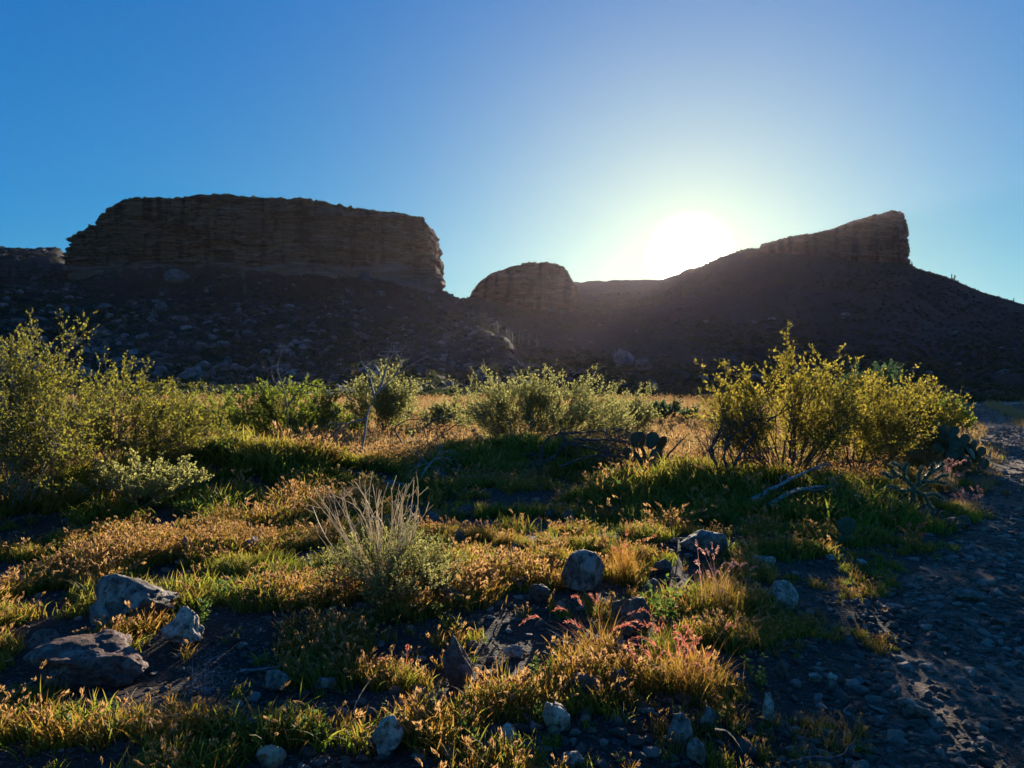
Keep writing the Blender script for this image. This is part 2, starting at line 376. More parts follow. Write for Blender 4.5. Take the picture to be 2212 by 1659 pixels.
M_fartrack = soil_mat('far_track_dirt', (.20, .15, .12), (.26, .20, .16), (.32, .26, .21))
def hill_mat():
    m, nt, N, K = mat('hillside_rubble')
    out = N('ShaderNodeOutputMaterial'); b = N('ShaderNodeBsdfPrincipled'); b.inputs['Roughness'].default_value = .9; b.inputs['Specular IOR Level'].default_value = .15
    tc = N('ShaderNodeTexCoord')
    n0 = N('ShaderNodeTexNoise'); n0.inputs['Scale'].default_value = .022; n0.inputs['Detail'].default_value = 6; K(tc.outputs['Object'], n0.inputs['Vector'])
    n1 = N('ShaderNodeTexNoise'); n1.inputs['Scale'].default_value = .55; n1.inputs['Detail'].default_value = 8; n1.inputs['Roughness'].default_value = .75; K(tc.outputs['Object'], n1.inputs['Vector'])
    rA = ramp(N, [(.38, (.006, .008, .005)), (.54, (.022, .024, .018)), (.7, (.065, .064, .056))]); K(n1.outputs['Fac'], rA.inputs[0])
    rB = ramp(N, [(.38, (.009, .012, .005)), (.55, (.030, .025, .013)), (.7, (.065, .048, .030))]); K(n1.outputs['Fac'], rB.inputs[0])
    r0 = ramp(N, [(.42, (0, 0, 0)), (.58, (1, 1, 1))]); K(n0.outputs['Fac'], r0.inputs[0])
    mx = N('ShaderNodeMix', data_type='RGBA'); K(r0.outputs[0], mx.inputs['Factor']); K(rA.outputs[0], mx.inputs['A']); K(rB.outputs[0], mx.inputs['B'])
    K(mx.outputs['Result'], b.inputs['Base Color'])
    bu = N('ShaderNodeBump'); bu.inputs['Strength'].default_value = 1; bu.inputs['Distance'].default_value = .9; K(n1.outputs['Fac'], bu.inputs['Height'])
    K(bu.outputs[0], b.inputs['Normal']); K(b.outputs[0], out.inputs[0])
    return m
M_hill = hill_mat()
def cliff_mat(name, cols, pale=None):
    m, nt, N, K = mat(name)
    out = N('ShaderNodeOutputMaterial'); b = N('ShaderNodeBsdfPrincipled'); b.inputs['Roughness'].default_value = .9; b.inputs['Specular IOR Level'].default_value = .15
    tc = N('ShaderNodeTexCoord')
    mp = N('ShaderNodeMapping'); mp.inputs['Scale'].default_value = (.045, .045, .42); K(tc.outputs['Object'], mp.inputs[0])
    n1 = N('ShaderNodeTexNoise'); n1.inputs['Scale'].default_value = 1; n1.inputs['Detail'].default_value = 8; n1.inputs['Roughness'].default_value = .68; K(mp.outputs[0], n1.inputs['Vector'])
    r = ramp(N, cols); K(n1.outputs['Fac'], r.inputs[0])
    mp2 = N('ShaderNodeMapping'); mp2.inputs['Scale'].default_value = (.22, .22, .018); K(tc.outputs['Object'], mp2.inputs[0])
    n2 = N('ShaderNodeTexNoise'); n2.inputs['Scale'].default_value = 1; n2.inputs['Detail'].default_value = 4; K(mp2.outputs[0], n2.inputs['Vector'])
    r2 = ramp(N, [(.50, (1, 1, 1)), (.60, (.22, .20, .19))]); K(n2.outputs['Fac'], r2.inputs[0])
    mx = N('ShaderNodeMix', data_type='RGBA', blend_type='MULTIPLY'); mx.inputs['Factor'].default_value = .8; K(r.outputs[0], mx.inputs['A']); K(r2.outputs[0], mx.inputs['B'])
    n3 = N('ShaderNodeTexNoise'); n3.inputs['Scale'].default_value = .8; n3.inputs['Detail'].default_value = 6; n3.inputs['Roughness'].default_value = .7; K(tc.outputs['Object'], n3.inputs['Vector'])
    bu = N('ShaderNodeBump'); bu.inputs['Strength'].default_value = 1; bu.inputs['Distance'].default_value = 1.0; K(n3.outputs['Fac'], bu.inputs['Height'])
    fin = mx.outputs['Result']
    if pale is not None:      # the pale bed at the foot of the cliff
        sx = N('ShaderNodeSeparateXYZ'); K(tc.outputs['Object'], sx.inputs[0]); a_ = N('ShaderNodeMath', operation='MULTIPLY_ADD'); a_.inputs[1].default_value = 9.0
        K(n1.outputs['Fac'], a_.inputs[0]); K(sx.outputs[2], a_.inputs[2]); mr = N('ShaderNodeMapRange'); mr.inputs[1].default_value = pale + 6.5; mr.inputs[2].default_value = pale + 3.5; K(a_.outputs[0], mr.inputs[0])
        m2 = N('ShaderNodeMix', data_type='RGBA'); m2.inputs['B'].default_value = (.21, .145, .12, 1); K(mr.outputs[0], m2.inputs['Factor']); K(fin, m2.inputs['A']); fin = m2.outputs['Result']
    K(fin, b.inputs['Base Color']); K(bu.outputs[0], b.inputs['Normal']); K(b.outputs[0], out.inputs[0])
    return m
M_cliff = cliff_mat('banded_cliff_rock', [(.30, (.020, .013, .008)), (.41, (.15, .10, .045)), (.46, (.030, .019, .011)), (.50, (.14, .085, .045)), (.54, (.20, .125, .075)), (.58, (.05, .03, .02)), (.68, (.30, .20, .15))], 54.0)
M_cliff2 = cliff_mat('red_cliff_rock', [(.30, (.05, .026, .018)), (.44, (.18, .085, .052)), (.48, (.08, .042, .028)), (.55, (.22, .105, .065)), (.70, (.30, .17, .13))])

# ------------------------------------------------------------------ the ground sheets
def polar(r0, r1, ratio, az_front):
    n = int(math.log(r1 / r0) / math.log(ratio)) + 1
    R = r0 * (r1 / r0) ** (np.arange(n + 1) / n)
    return R, az_front
fr = np.radians(np.arange(-46, 46.01, .24)); side = np.radians(np.arange(50, 311, 5.0))
AZ = np.concatenate([fr, side])
def sheet(R):
    A, RR = np.meshgrid(AZ, R)
    X = RR * np.sin(A); Y = RR * np.cos(A); Z = H(X, Y)
    nr, na = X.shape
    idx = np.arange(nr * na).reshape(nr, na)
    a = idx[:-1]; b = np.roll(a, -1, 1); c = idx[1:]; d = np.roll(c, -1, 1)
    Q = np.stack([a, b, d, c], -1).reshape(-1, 4)[:, ::-1]
    V = np.stack([X, Y, Z], -1).reshape(-1, 3)
    return V, Q
R1, _ = polar(0.4, 70.0, 1.0115, None)
V, Q = sheet(R1)
V = np.concatenate([V, [[0, 0, H00]]]); na = len(AZ)
cap = np.stack([np.roll(np.arange(na), -1), np.arange(na), np.full(na, len(V) - 1)], -1)[:, ::-1]
cen = V[Q].mean(1)
isroad = road_dist(cen[:, 0], cen[:, 1]) < (ROADW - .4 * sstep(25, 45, cen[:, 1])) + road_edge_noise(cen[:, 0], cen[:, 1])
isroad &= ~((road_dist(cen[:, 0], cen[:, 1]) < .38 + road_edge_noise(cen[:, 0] + 40, cen[:, 1])) & (cen[:, 1] > 19))
def sub(V, Fs):
    u = np.unique(np.concatenate([f.ravel() for f in Fs])); m = np.full(len(V), -1); m[u] = np.arange(len(u))
    return V[u], [m[f] for f in Fs]
v_, f_ = sub(V, [Q[~isroad], cap]); g = link('ground', make_mesh('ground', v_, f_, [M_soil], smooth=True)); g['kind'] = 'structure'
v_, f_ = sub(V, [Q[isroad]]); g = link('dirt_track', make_mesh('dirt_track', v_, f_, [M_road], smooth=True)); g['kind'] = 'structure'
R2, _ = polar(70.0, 1500.0, 1.0105, None)
V, Q = sheet(R2)
cen = V[Q].mean(1)
isroad = (road_dist(cen[:, 0], cen[:, 1]) < ROADW - .5)
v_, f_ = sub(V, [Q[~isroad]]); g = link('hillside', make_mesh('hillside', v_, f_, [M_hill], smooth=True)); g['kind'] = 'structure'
v_, f_ = sub(V, [Q[isroad]]); g = link('far_dirt_track', make_mesh('far_dirt_track', v_, f_, [M_fartrack], smooth=True)); g['kind'] = 'structure'

# ------------------------------------------------------------------ the cliffs
def catmull(P, n):
    P = np.asarray(P, float); m = len(P); t = np.linspace(0, m, n, endpoint=False); i = t.astype(int); f = (t - i)[:, None]
    p0, p1, p2, p3 = P[(i - 1) % m], P[i % m], P[(i + 1) % m], P[(i + 2) % m]
    return .5 * (2 * p1 + (-p0 + p2) * f + (2 * p0 - 5 * p1 + 4 * p2 - p3) * f ** 2 + (-p0 + 3 * p1 - 3 * p2 + p3) * f ** 3)
def poly(P, n):
    Q_ = np.concatenate([P, P[:1]]); s_ = np.concatenate([[0], np.cumsum(np.hypot(*(Q_[1:] - Q_[:-1]).T))]); t = np.linspace(0, s_[-1], n, endpoint=False)
    C = np.stack([np.interp(t, s_, Q_[:, i]) for i in (0, 1)], -1); w = max(2, int(n * 3.0 / s_[-1]))
    for _ in range(3): C = sum(np.roll(C, k, 0) for k in range(-w, w + 1)) / (2 * w + 1)
    return C
def butte(name, outline, top, dref, rows, n, material, strata, batter, seed, top_rings=14, deep=14.):
    """outline: (view x, depth) of the cliff foot; top: (view x, view y) of the rim, taken at depth dref"""
    O = np.array([((px - CX) / F * d, d) for px, d in outline])
    if ((O[:, 0] * np.roll(O[:, 1], -1) - np.roll(O[:, 0], -1) * O[:, 1]).sum()) < 0: O = O[::-1]
    C = poly(O, n)
    # even spacing with most points on the side seen
    T = np.roll(C, -1, 0) - np.roll(C, 1, 0); Nn = norm(np.stack([T[:, 1], -T[:, 0]], -1))
    tx = np.array(top, float)
    def Ht(x, y):
        d = dref(x) if callable(dref) else dref
        px = CX + F * x / d
        return 1.6 + (CY - np.interp(px, tx[:, 0], tx[:, 1])) / F * d
    top_z = Ht(C[:, 0], C[:, 1]) - .9 * np.floor(np.clip(1.5 + 2.2 * vnoise(C[:, 0] / 7., C[:, 1] / 7., 0, seed + 20), 0, 3)) * .8 + .7 * vnoise(C[:, 0] / 1.6, C[:, 1] / 1.6, 0, seed + 21) + .6; base_z = H(C[:, 0], C[:, 1]) - deep
    zmin = base_z
    S = np.cumsum(np.hypot(*(np.roll(C, -1, 0) - C).T)); S = np.concatenate([[0], S[:-1]])
    rowsV = []
    for k in range(rows + 1):
        v = k / rows
        z = zmin + (top_z - zmin) * v
        x0, y0 = C[:, 0], C[:, 1]
        hcl = (top_z - H(x0, y0))
        w = np.clip((z - H(x0, y0)) / np.maximum(hcl, 4), -.3, 1)
        zz = z + 1.2 * vnoise(x0 / 40, y0 / 40, 0, seed)
        st = strata * (np.tanh(6 * vnoise(x0 / 16., y0 / 16., zz / 1.9, seed + 1)) * .7 + np.tanh(5 * vnoise(x0 / 6., y0 / 6., zz / .9, seed + 2)) * .4
                       + .9 * vnoise(x0 / 70., y0 / 70., zz / 5., seed + 3))
        crack = -3.0 * strata * np.clip(1 - np.abs(vnoise(x0 / 7., y0 / 7., z / 45., seed + 4)) * 5.5, 0, 1) * np.clip(.3 + 1.6 * vnoise(x0 / 22., y0 / 22., z / 12., seed + 14), 0, 1)
        big = 2.6 * strata * fbm(x0 / 26., y0 / 26., z / 90., 2, seed + 5)
        rough = .6 * strata * fbm(x0 / 3.2, y0 / 3.2, z / 2.6, 3, seed + 6)
        rim = -1.2 * batter * 10 * sstep(.86, 1.0, np.full_like(w, v)) ** 2
        off = -batter * hcl * np.clip(w, 0, 1) + (st + crack + big + rough) * (1 if v < 1 else .6) + rim * .3
        P = np.stack([x0 + Nn[:, 0] * off, y0 + Nn[:, 1] * off, z], -1)
        rowsV.append(P)
    last = rowsV[-1]; c = last.mean(0)
    for j in range(1, top_rings + 1):
        u = j / top_rings; u2 = u ** 1.5
        P = last * (1 - u2) + c * u2
        P[:, 2] = Ht(P[:, 0], P[:, 1]) + min(1, j / 1) * (2.0 * fbm(P[:, 0] / 6., P[:, 1] / 6., 0, 3, seed + 7) - .1)
        if j == top_rings: P[:, 2] = P[:, 2].mean()
        rowsV.append(P)
    V = np.array(rowsV); nr = len(V)
    idx = np.arange(nr * n).reshape(nr, n)
    a = idx[:-1]; b = np.roll(a, -1, 1); cc = idx[1:]; d = np.roll(cc, -1, 1)
    Q = np.stack([a, b, d, cc], -1).reshape(-1, 4)
    o = link(name, make_mesh(name, V.reshape(-1, 3), [Q], [material], smooth=False)); o['kind'] = 'structure'
    return V[rows], Ht
rimL, _ = butte('mesa_cliff', [(143, 334), (300, 326), (480, 321), (650, 322), (800, 328), (880, 332), (928, 336), (953, 358), (942, 400), (860, 470), (560, 500), (260, 480), (200, 420), (172, 380)],
      [(100, 520), (143, 506), (150, 504), (158, 493), (172, 490), (176, 482), (200, 478), (206, 462), (220, 460), (224, 450), (236, 448), (244, 440), (256, 438), (262, 433), (330, 431), (480, 428), (600, 434), (700, 440), (780, 449), (870, 458), (902, 463), (918, 468), (930, 476), (942, 500), (960, 510)],
      330.0, 110, 1500, M_cliff, 1.5, .055, 100)
rimM, _ = butte('small_butte', [(1012, 448), (1050, 438), (1130, 436), (1200, 440), (1238, 448), (1250, 480), (1230, 540), (1130, 560), (1040, 530), (1008, 480)],
      [(1000, 640), (1020, 622), (1035, 608), (1060, 592), (1100, 577), (1140, 567), (1190, 566), (1218, 570), (1232, 578), (1242, 596), (1260, 606)],
      440.0, 60, 700, M_cliff2, 1.5, .08, 200)
rimR, _ = butte('peak_cliff', [(1640, 512), (1700, 503), (1800, 500), (1900, 500), (1945, 506), (1962, 524), (1958, 560), (1880, 590), (1760, 590), (1650, 560)],
      [(1600, 540), (1640, 527), (1700, 515), (1760, 505), (1790, 499), (1830, 485), (1870, 470), (1905, 462), (1930, 456), (1962, 455), (2000, 460)],
      505.0, 60, 700, M_cliff2, 1.3, .03, 300)

# ------------------------------------------------------------------ plants: materials
M_olive = leaf_mat('creosote_leaf', (.08, .095, .012), (.21, .175, .026), .6)
M_green = leaf_mat('green_leaf', (.10, .14, .014), (.22, .24, .03), .6)
M_grey = leaf_mat('grey_green_leaf', (.15, .16, .045), (.28, .26, .09), .6)
M_gold = leaf_mat('golden_leaf', (.13, .125, .016), (.27, .20, .026), .6)
M_teal = leaf_mat('dark_green_leaf', (.03, .065, .03), (.07, .11, .045), .5)
M_stem = bark_mat('stem_bark', (.07, .05, .035), (.15, .11, .075))
M_palestem = bark_mat('pale_stem', (.20, .16, .11), (.32, .26, .18))
M_dead = bark_mat('dead_wood', (.035, .030, .028), (.13, .11, .10), 25)
M_deadpale = bark_mat('weathered_wood', (.16, .14, .13), (.34, .30, .27), 25)
M_straw = leaf_mat('straw', (.42, .36, .26), (.60, .53, .40), .4)
M_grassG = leaf_mat('green_grass', (.06, .13, .006), (.15, .21, .014), .62, tip=(.26, .19, .035))
M_grassO = leaf_mat('dry_grass', (.085, .105, .010), (.20, .145, .022), .6, tip=(.34, .16, .035))
M_grassP = leaf_mat('meadow_grass', (.17, .135, .04), (.27, .19, .07), .55, tip=(.36, .24, .11))
M_head = leaf_mat('seed_head', (.26, .14, .05), (.38, .24, .10), .5)
M_redhead = leaf_mat('red_plume', (.32, .085, .06), (.46, .20, .13), .55)
M_pinkhead = leaf_mat('pink_plume', (.42, .22, .17), (.50, .30, .24), .5)
M_weed = leaf_mat('weed_leaf', (.045, .085, .015), (.10, .15, .03), .45)
M_cactus = bark_mat('cactus_skin', (.030, .058, .030), (.055, .085, .042), 14, .5)
M_saguaro = bark_mat('saguaro_skin', (.10, .11, .06), (.16, .16, .09), 2, .7)
M_spine = leaf_mat('cactus_spine', (.42, .34, .18), (.6, .5, .3), .5)

# ------------------------------------------------------------------ bushes
def bez(p0, p1, p2, k):
    t = np.linspace(0, 1, k)[None, :, None]
    return (1 - t) ** 2 * p0[:, None] + 2 * t * (1 - t) * p1[:, None] + t * t * p2[:, None]
def sample(P, idx, t):
    k = P.shape[1] - 1; u = np.clip(t, 0, .9999) * k; j = u.astype(int); f = (u - j)[:, None]
    a = P[idx, j]; b = P[idx, j + 1]
    return a * (1 - f) + b * f, norm(b - a)
def bush_parts(rng, rx, ry, h, n0=26, n1=9, n2=6, leaf=.02, lw=.35, nl=9, r0=.012, dome=.55, lift=.0, curve=.5, spray=0, open_=.25, tw=.22, minr=.0009):
    ang = rng.uniform(0, 2 * math.pi, n0); rho = np.sqrt(rng.uniform(0, 1, n0))
    lump = 1 + .22 * np.sin(ang * 2 + rng.uniform(0, 6)) + .14 * np.sin(ang * 5 + rng.uniform(0, 6))
    tx = rx * rho * np.cos(ang) * lump; ty = ry * rho * np.sin(ang) * lump
    tz = h * (1 - dome * rho ** 2) * rng.uniform(.66, .99, n0)
    if spray:
        s = rng.choice(n0, spray, replace=False); tz[s] = h * rng.uniform(1.02, 1.16, spray) * (1 - .25 * rho[s] ** 2)
    p2 = np.stack([tx, ty, tz], -1)
    p0 = np.stack([tx * .10 + rng.normal(0, .05 * rx, n0), ty * .10 + rng.normal(0, .05 * ry, n0), np.full(n0, -.06)], -1)
    p1 = np.stack([tx * (.5 + curve * .4), ty * (.5 + curve * .4), tz * rng.uniform(.3, .5, n0)], -1) + rng.normal(0, .05 * h, (n0, 3))
    S = bez(p0, p1, p2, 8); S[:, 1:] += rng.normal(0, .016 * h, S[:, 1:].shape)
    R = r0 * np.linspace(1, .22, 8)[None] * rng.uniform(.6, 1.2, (n0, 1))
    ws = Acc(); v, q = tubes(S, R, 4); ws.add(v, q)
    def kids(P, per, L, tmin, mix, k=4, upw=.35):
        n = len(P); idx = np.repeat(np.arange(n), per); t = rng.uniform(tmin, 1, n * per) ** .8
        c, d = sample(P, idx, t)
        r = norm(rng.normal(size=c.shape)); out = c * np.array([1, 1, .35]); out = norm(out + 1e-6)
        dd = norm(d * mix + r * .75 + out * .25 + np.array([0, 0, upw]))
        LL = L * rng.uniform(.45, 1.15, (len(c), 1))
        e = c + dd * LL; m = (c + e) / 2 + norm(rng.normal(size=c.shape)) * LL * .14
        return bez(c, m, e, k)
    T1_ = kids(S, n1, h * tw * 1.25, open_, .8)
    v, q = tubes(T1_, np.maximum(r0 * .30 * np.linspace(1, .4, 4)[None] * np.ones((len(T1_), 1)), minr), 3); ws.add(v, q)
    T2_ = kids(T1_, n2, h * tw * .5, .15, .7)
    v, q = tubes(T2_, np.maximum(r0 * .13 * np.linspace(1, .5, 4)[None] * np.ones((len(T2_), 1)), minr * .8), 3); ws.add(v, q)
    lf = Acc()
    n = len(T2_) * nl; idx = np.repeat(np.arange(len(T2_)), nl); c, d = sample(T2_, idx, rng.uniform(.1, 1.0, n))
    D = norm(d * .7 + rng.normal(size=c.shape) * .6 + np.array([0, 0, .15]))
    L = leaf * rng.uniform(.55, 1.3, n)
    v, q = leaves(c, D, L, L * lw * rng.uniform(.7, 1.2, n), rng); lf.add(v, q)
    m_ = max(1, nl // 3); n = len(T1_) * m_ * 2; idx = np.repeat(np.arange(len(T1_)), m_ * 2); c, d = sample(T1_, idx, rng.uniform(.4, 1.0, n))
    D = norm(d * .7 + rng.normal(size=c.shape) * .6); L = leaf * rng.uniform(.5, 1.2, n)
    v, q = leaves(c, D, L, L * lw, rng); lf.add(v, q)
    return ws, lf
def bush(loc, rx, ry, h, seed, leafm, stemm, label, cat='bush', group=None, name='desert_bush', **k):
    rng = np.random.default_rng(seed)
    ws, lf = bush_parts(rng, rx, ry, h, **k)
    e = empty(name, loc, label, cat, group)
    link('stems', ws.mesh('stems', [stemm]), e); link('foliage', lf.mesh('foliage', [leafm]), e)
    return e
def at_d(px, d, ty, hw):
    """foot of a plant at view column px and depth d, its height to reach view row ty, its half width"""
    p = wat(px, d); return p, CAMZ + (CY - ty) / F * d - p.z, hw / F * d
B = [
 # px, depth, top y, half width, n0, n1, n2, nl, leaf, leaf mat, stem mat, label, extra
 (30, 8.6, 790, 225, 56, 10, 7, 12, .024, M_olive, M_palestem, 'big olive bush at the left edge, tallest and nearest of the left thicket', dict(spray=9, curve=.2, dome=.45)),
 (255, 10.8, 838, 190, 40, 10, 7, 11, .026, M_olive, M_palestem, 'yellow-green bush with pale stems, just right of the big bush at the left edge', dict(spray=5, dome=.5)),
 (300, 8.9, 985, 120, 26, 8, 6, 10, .022, M_grey, M_palestem, 'low grey-green bush at the foot of the left thicket, beside the shadowed grass bank', dict(dome=.5)),
 (-150, 11.5, 790, 170, 30, 9, 6, 9, .028, M_olive, M_stem, 'olive bush half outside the frame behind the left thicket', dict(spray=3)),
 (470, 19.0, 858, 72, 22, 8, 5, 8, .045, M_green, M_stem, 'small dark green bush right of the left thicket, on the edge of the meadow', dict(spray=3)),
 (395, 17.0, 862, 75, 20, 8, 5, 8, .042, M_olive, M_stem, 'thin green bush between the left thicket and the small dark green bush', dict(spray=4)),
 (640, 18.5, 852, 100, 34, 9, 6, 9, .042, M_green, M_stem, 'bright green bush behind the thin bare dead tree left of centre', dict(spray=6, dome=.35)),
 (822, 20.5, 826, 85, 30, 9, 6, 10, .045, M_grey, M_stem, 'rounded grey-green bush behind the leaning dead tree', dict(spray=3, dome=.45)),
 (730, 22.0, 880, 50, 16, 8, 5, 7, .05, M_green, M_stem, 'little bush between the bright green bush and the rounded grey-green bush', dict()),
 (962, 24.0, 872, 58, 20, 8, 5, 8, .05, M_grey, M_stem, 'low bush left of the big central bush, far side of the meadow', dict(spray=2)),
 (1160, 16.3, 835, 150, 54, 10, 6, 10, .036, M_grey, M_stem, 'wide pale green bush in the centre above the dead brush and green bank', dict(spray=8, dome=.45)),
 (1345, 21.5, 860, 82, 28, 9, 5, 7, .042, M_grey, M_stem, 'thin brownish bush just right of the big central bush', dict(spray=3, dome=.45)),
 (1442, 28.0, 872, 52, 20, 8, 5, 8, .06, M_teal, M_stem, 'small round green bush on the far meadow edge, right of the thin brownish bush', dict(dome=.35)),
 (1495, 33.0, 895, 40, 14, 6, 5, 6, .07, M_grey, M_stem, 'tiny far bush behind the bare stems left of the big right bush', dict()),
 (1600, 10.7, 860, 95, 13, 6, 4, 7, .034, M_gold, M_stem, 'sparse low bush at the left foot of the big golden-green bush', dict(spray=3, dome=.35, curve=.3, lw=.28, open_=.4)),
 (1700, 10.9, 822, 180, 44, 8, 6, 9, .032, M_gold, M_stem, 'big golden-green bush on the right with many dark stems, tallest of the right side', dict(spray=12, dome=.42, curve=.35, open_=.34, lw=.28, r0=.016)),
 (1850, 12.6, 838, 180, 40, 8, 6, 10, .034, M_gold, M_stem, 'spreading golden bush leaning right, between the big golden-green bush and the track', dict(spray=5, dome=.45, curve=.2, lw=.28, open_=.3)),
 (1975, 15.0, 858, 110, 32, 9, 6, 9, .038, M_gold, M_stem, 'low yellow bush above the prickly pear clump by the track', dict(dome=.5, spray=3)),
 (2025, 23.0, 868, 68, 26, 8, 5, 9, .055, M_green, M_stem, 'feathery green bush at the right end of the thicket, nearest the bend of the track', dict(dome=.6)),
 (1880, 20.0, 822, 62, 26, 9, 6, 10, .05, M_teal, M_stem, 'dark blue-green bush showing behind the golden bushes', dict(dome=.35)),
 (1600, 24.0, 885, 60, 18, 8, 5, 7, .055, M_grey, M_stem, 'faint bush seen through the left stems of the big right bush', dict()),
 (1040, 30.0, 900, 60, 18, 7, 5, 7, .07, M_olive, M_stem, 'far yellowish bush behind the left end of the central bush', dict()),
 (560, 27.0, 895, 50, 14, 7, 5, 7, .06, M_olive, M_stem, 'far small bush left of the bright green bush', dict()),
 (890, 30.0, 890, 46, 14, 7, 5, 7, .06, M_green, M_stem, 'far bush between the rounded grey-green bush and the low bush', dict()),
]
for i, (px, d, ty, hw, n0, n1, n2, nl, leaf, lm, sm, lab, ex) in enumerate(B):
    loc, h, r = at_d(px, d, ty, hw)
    bush(loc, r, r * .85, h, 500 + i, lm, sm, lab, n0=n0, n1=n1, n2=n2 + (1 if d < 30 else 0), nl=int(nl * (.6 if d < 13 else .85)), leaf=leaf * (1.5 if d < 13 else 1.25), tw=.30 if d < 13 else .34, minr=.0007 * d ** .5, **ex)

# the grey brush with dry stalks, near the middle of the foreground
def stalk_brush(px, d, label):
    loc = wat(px, d); rng = np.random.default_rng(77)
    e = empty('stalky_brush', loc, label, 'shrub')
    ws, lf = bush_parts(rng, .52, .42, .46, n0=70, n1=8, n2=4, nl=8, leaf=.013, lw=.32, r0=.004, dome=.55, curve=.3, open_=.35, tw=.28)
    n = 52; ang = rng.uniform(0, 6.28, n); rr_ = np.sqrt(rng.uniform(0, 1, n))
    p2 = np.stack([rr_ * np.cos(ang) * .46 - .12, rr_ * np.sin(ang) * .25, rng.uniform(.62, .98, n) * (1 - .15 * rr_)], -1)
    p0 = p2 * np.array([.25, .25, 0]) + np.array([0, 0, .15]); p1 = (p0 + p2) / 2 + rng.normal(0, .09, (n, 3)); p1[:, 2] += .05
    st = Acc(); S = bez(p0, p1, p2, 7); v, q = tubes(S, .0040 * np.linspace(1, .6, 7)[None] * np.ones((n, 1)), 3); st.add(v, q)
    idx = np.repeat(np.arange(n), 3); c, dd = sample(S, idx, rng.uniform(.5, .95, n * 3))
    e2 = c + norm(dd + rng.normal(size=c.shape) * .6) * rng.uniform(.03, .12, (n * 3, 1))
    v, q = tubes(bez(c, (c + e2) / 2, e2, 3), np.full((n * 3, 3), .0020), 3); st.add(v, q)
    link('stems', ws.mesh('stems', [M_stem]), e); link('foliage', lf.mesh('foliage', [M_grey]), e); link('dry_stalks', st.mesh('dry_stalks', [M_straw]), e)
stalk_brush(835, 5.15, 'grey-green brush with a fan of tall dry straw stalks, left of centre in the foreground')
loc, h, r = at_d(930, 5.4, 1160, 60)
bush(loc, r, r, h, 640, M_grey, M_stem, 'thin twiggy shrub growing against the right side of the stalky brush', cat='shrub', name='twiggy_shrub', n0=40, n1=6, n2=3, nl=4, leaf=.012, r0=.003, dome=.3, curve=.1)

# ------------------------------------------------------------------ dead wood
def dead_tubes(rng, mains, r0, n1=7, n2=4, L1=.5, L2=.2, droop=0., k1=6, jit=.03):
    """mains: list of polylines of world points relative to the foot"""
    a = Acc()
    for m in mains:
        P = np.array(m, float); t = np.linspace(0, 1, 14); s = np.linspace(0, 1, len(P))
        Pm = np.stack([np.interp(t, s, P[:, i]) for i in range(3)], -1); Pm[1:-1] = (Pm[:-2] + 2 * Pm[1:-1] + Pm[2:]) / 4
        Pm[1:] += rng.normal(0, jit * r0 * 12, Pm[1:].shape) * .5
        S = Pm[None]; v, q = tubes(S, (r0 * np.linspace(1, .3, 14) * rng.uniform(.85, 1.15, 14))[None], 6); a.add(v, q)
        if n1:
            idx = np.zeros(n1, int); c, d = sample(S, idx, rng.uniform(.3, 1, n1))
            dd = norm(d * .9 + rng.normal(size=c.shape) * .7 + np.array([0, 0, .15]))
            LL = L1 * rng.uniform(.4, 1.1, (n1, 1)); e = c + dd * LL; e[:, 2] -= droop * LL[:, 0]
            mm = c + dd * LL * .5 + rng.normal(0, .06, c.shape) * LL; mm[:, 2] += droop * LL[:, 0] * .3
            T = bez(c, mm, e, k1); T[:, 1:] += rng.normal(0, .012, T[:, 1:].shape) * L1; v, q = tubes(T, r0 * .38 * np.linspace(1, .3, k1)[None] * np.ones((n1, 1)), 4); a.add(v, q)
            if n2:
                idx = np.repeat(np.arange(n1), n2); c, d = sample(T, idx, rng.uniform(.25, 1, n1 * n2))
                dd = norm(d * .8 + rng.normal(size=c.shape) * .7 + np.array([0, 0, .1])); LL = L2 * rng.uniform(.4, 1.2, (len(c), 1)); e = c + dd * LL; e[:, 2] -= droop * LL[:, 0]
                T = bez(c, (c + e) / 2 + rng.normal(0, .08, c.shape) * LL, e, 4); v, q = tubes(T, np.maximum(r0 * .16, .0018) * np.linspace(1, .5, 4)[None] * np.ones((len(c), 1)), 3); a.add(v, q)
    return a
def dead(name, px, d, mains, r0, label, cat, seed, matl=None, group=None, **k):
    """mains given as view points (x, y, depth offset)"""
    loc = wat(px, d); rng = np.random.default_rng(seed); ms = []
    for m in mains:
        ms.append([((x - CX) / F * (d + o) - loc.x, d + o - loc.y, CAMZ + (CY - y) / F * (d + o) - loc.z) for x, y, o in m])
    a = dead_tubes(rng, ms, r0, **k)
    return tag(link(name, a.mesh(name, [matl or M_dead]), None, loc), label, cat, group)
dead('dead_tree', 620, 14.5, [[(620, 985, 0), (622, 920, 0), (620, 870, .1), (612, 838, 0), (600, 805, -.1), (598, 790, 0), (608, 752, .1)],
     [(621, 880, 0), (640, 850, .2), (660, 830, .2), (690, 815, .3), (725, 828, .3)], [(660, 830, .2), (700, 838, .4), (715, 870, .3)], [(612, 838, 0), (590, 825, 0), (585, 800, 0)]],
     .017, 'thin dark dead tree, upright and bare, in front of the bright green bush', 'dead tree', 1, n1=5, n2=3, L1=.55, L2=.3)
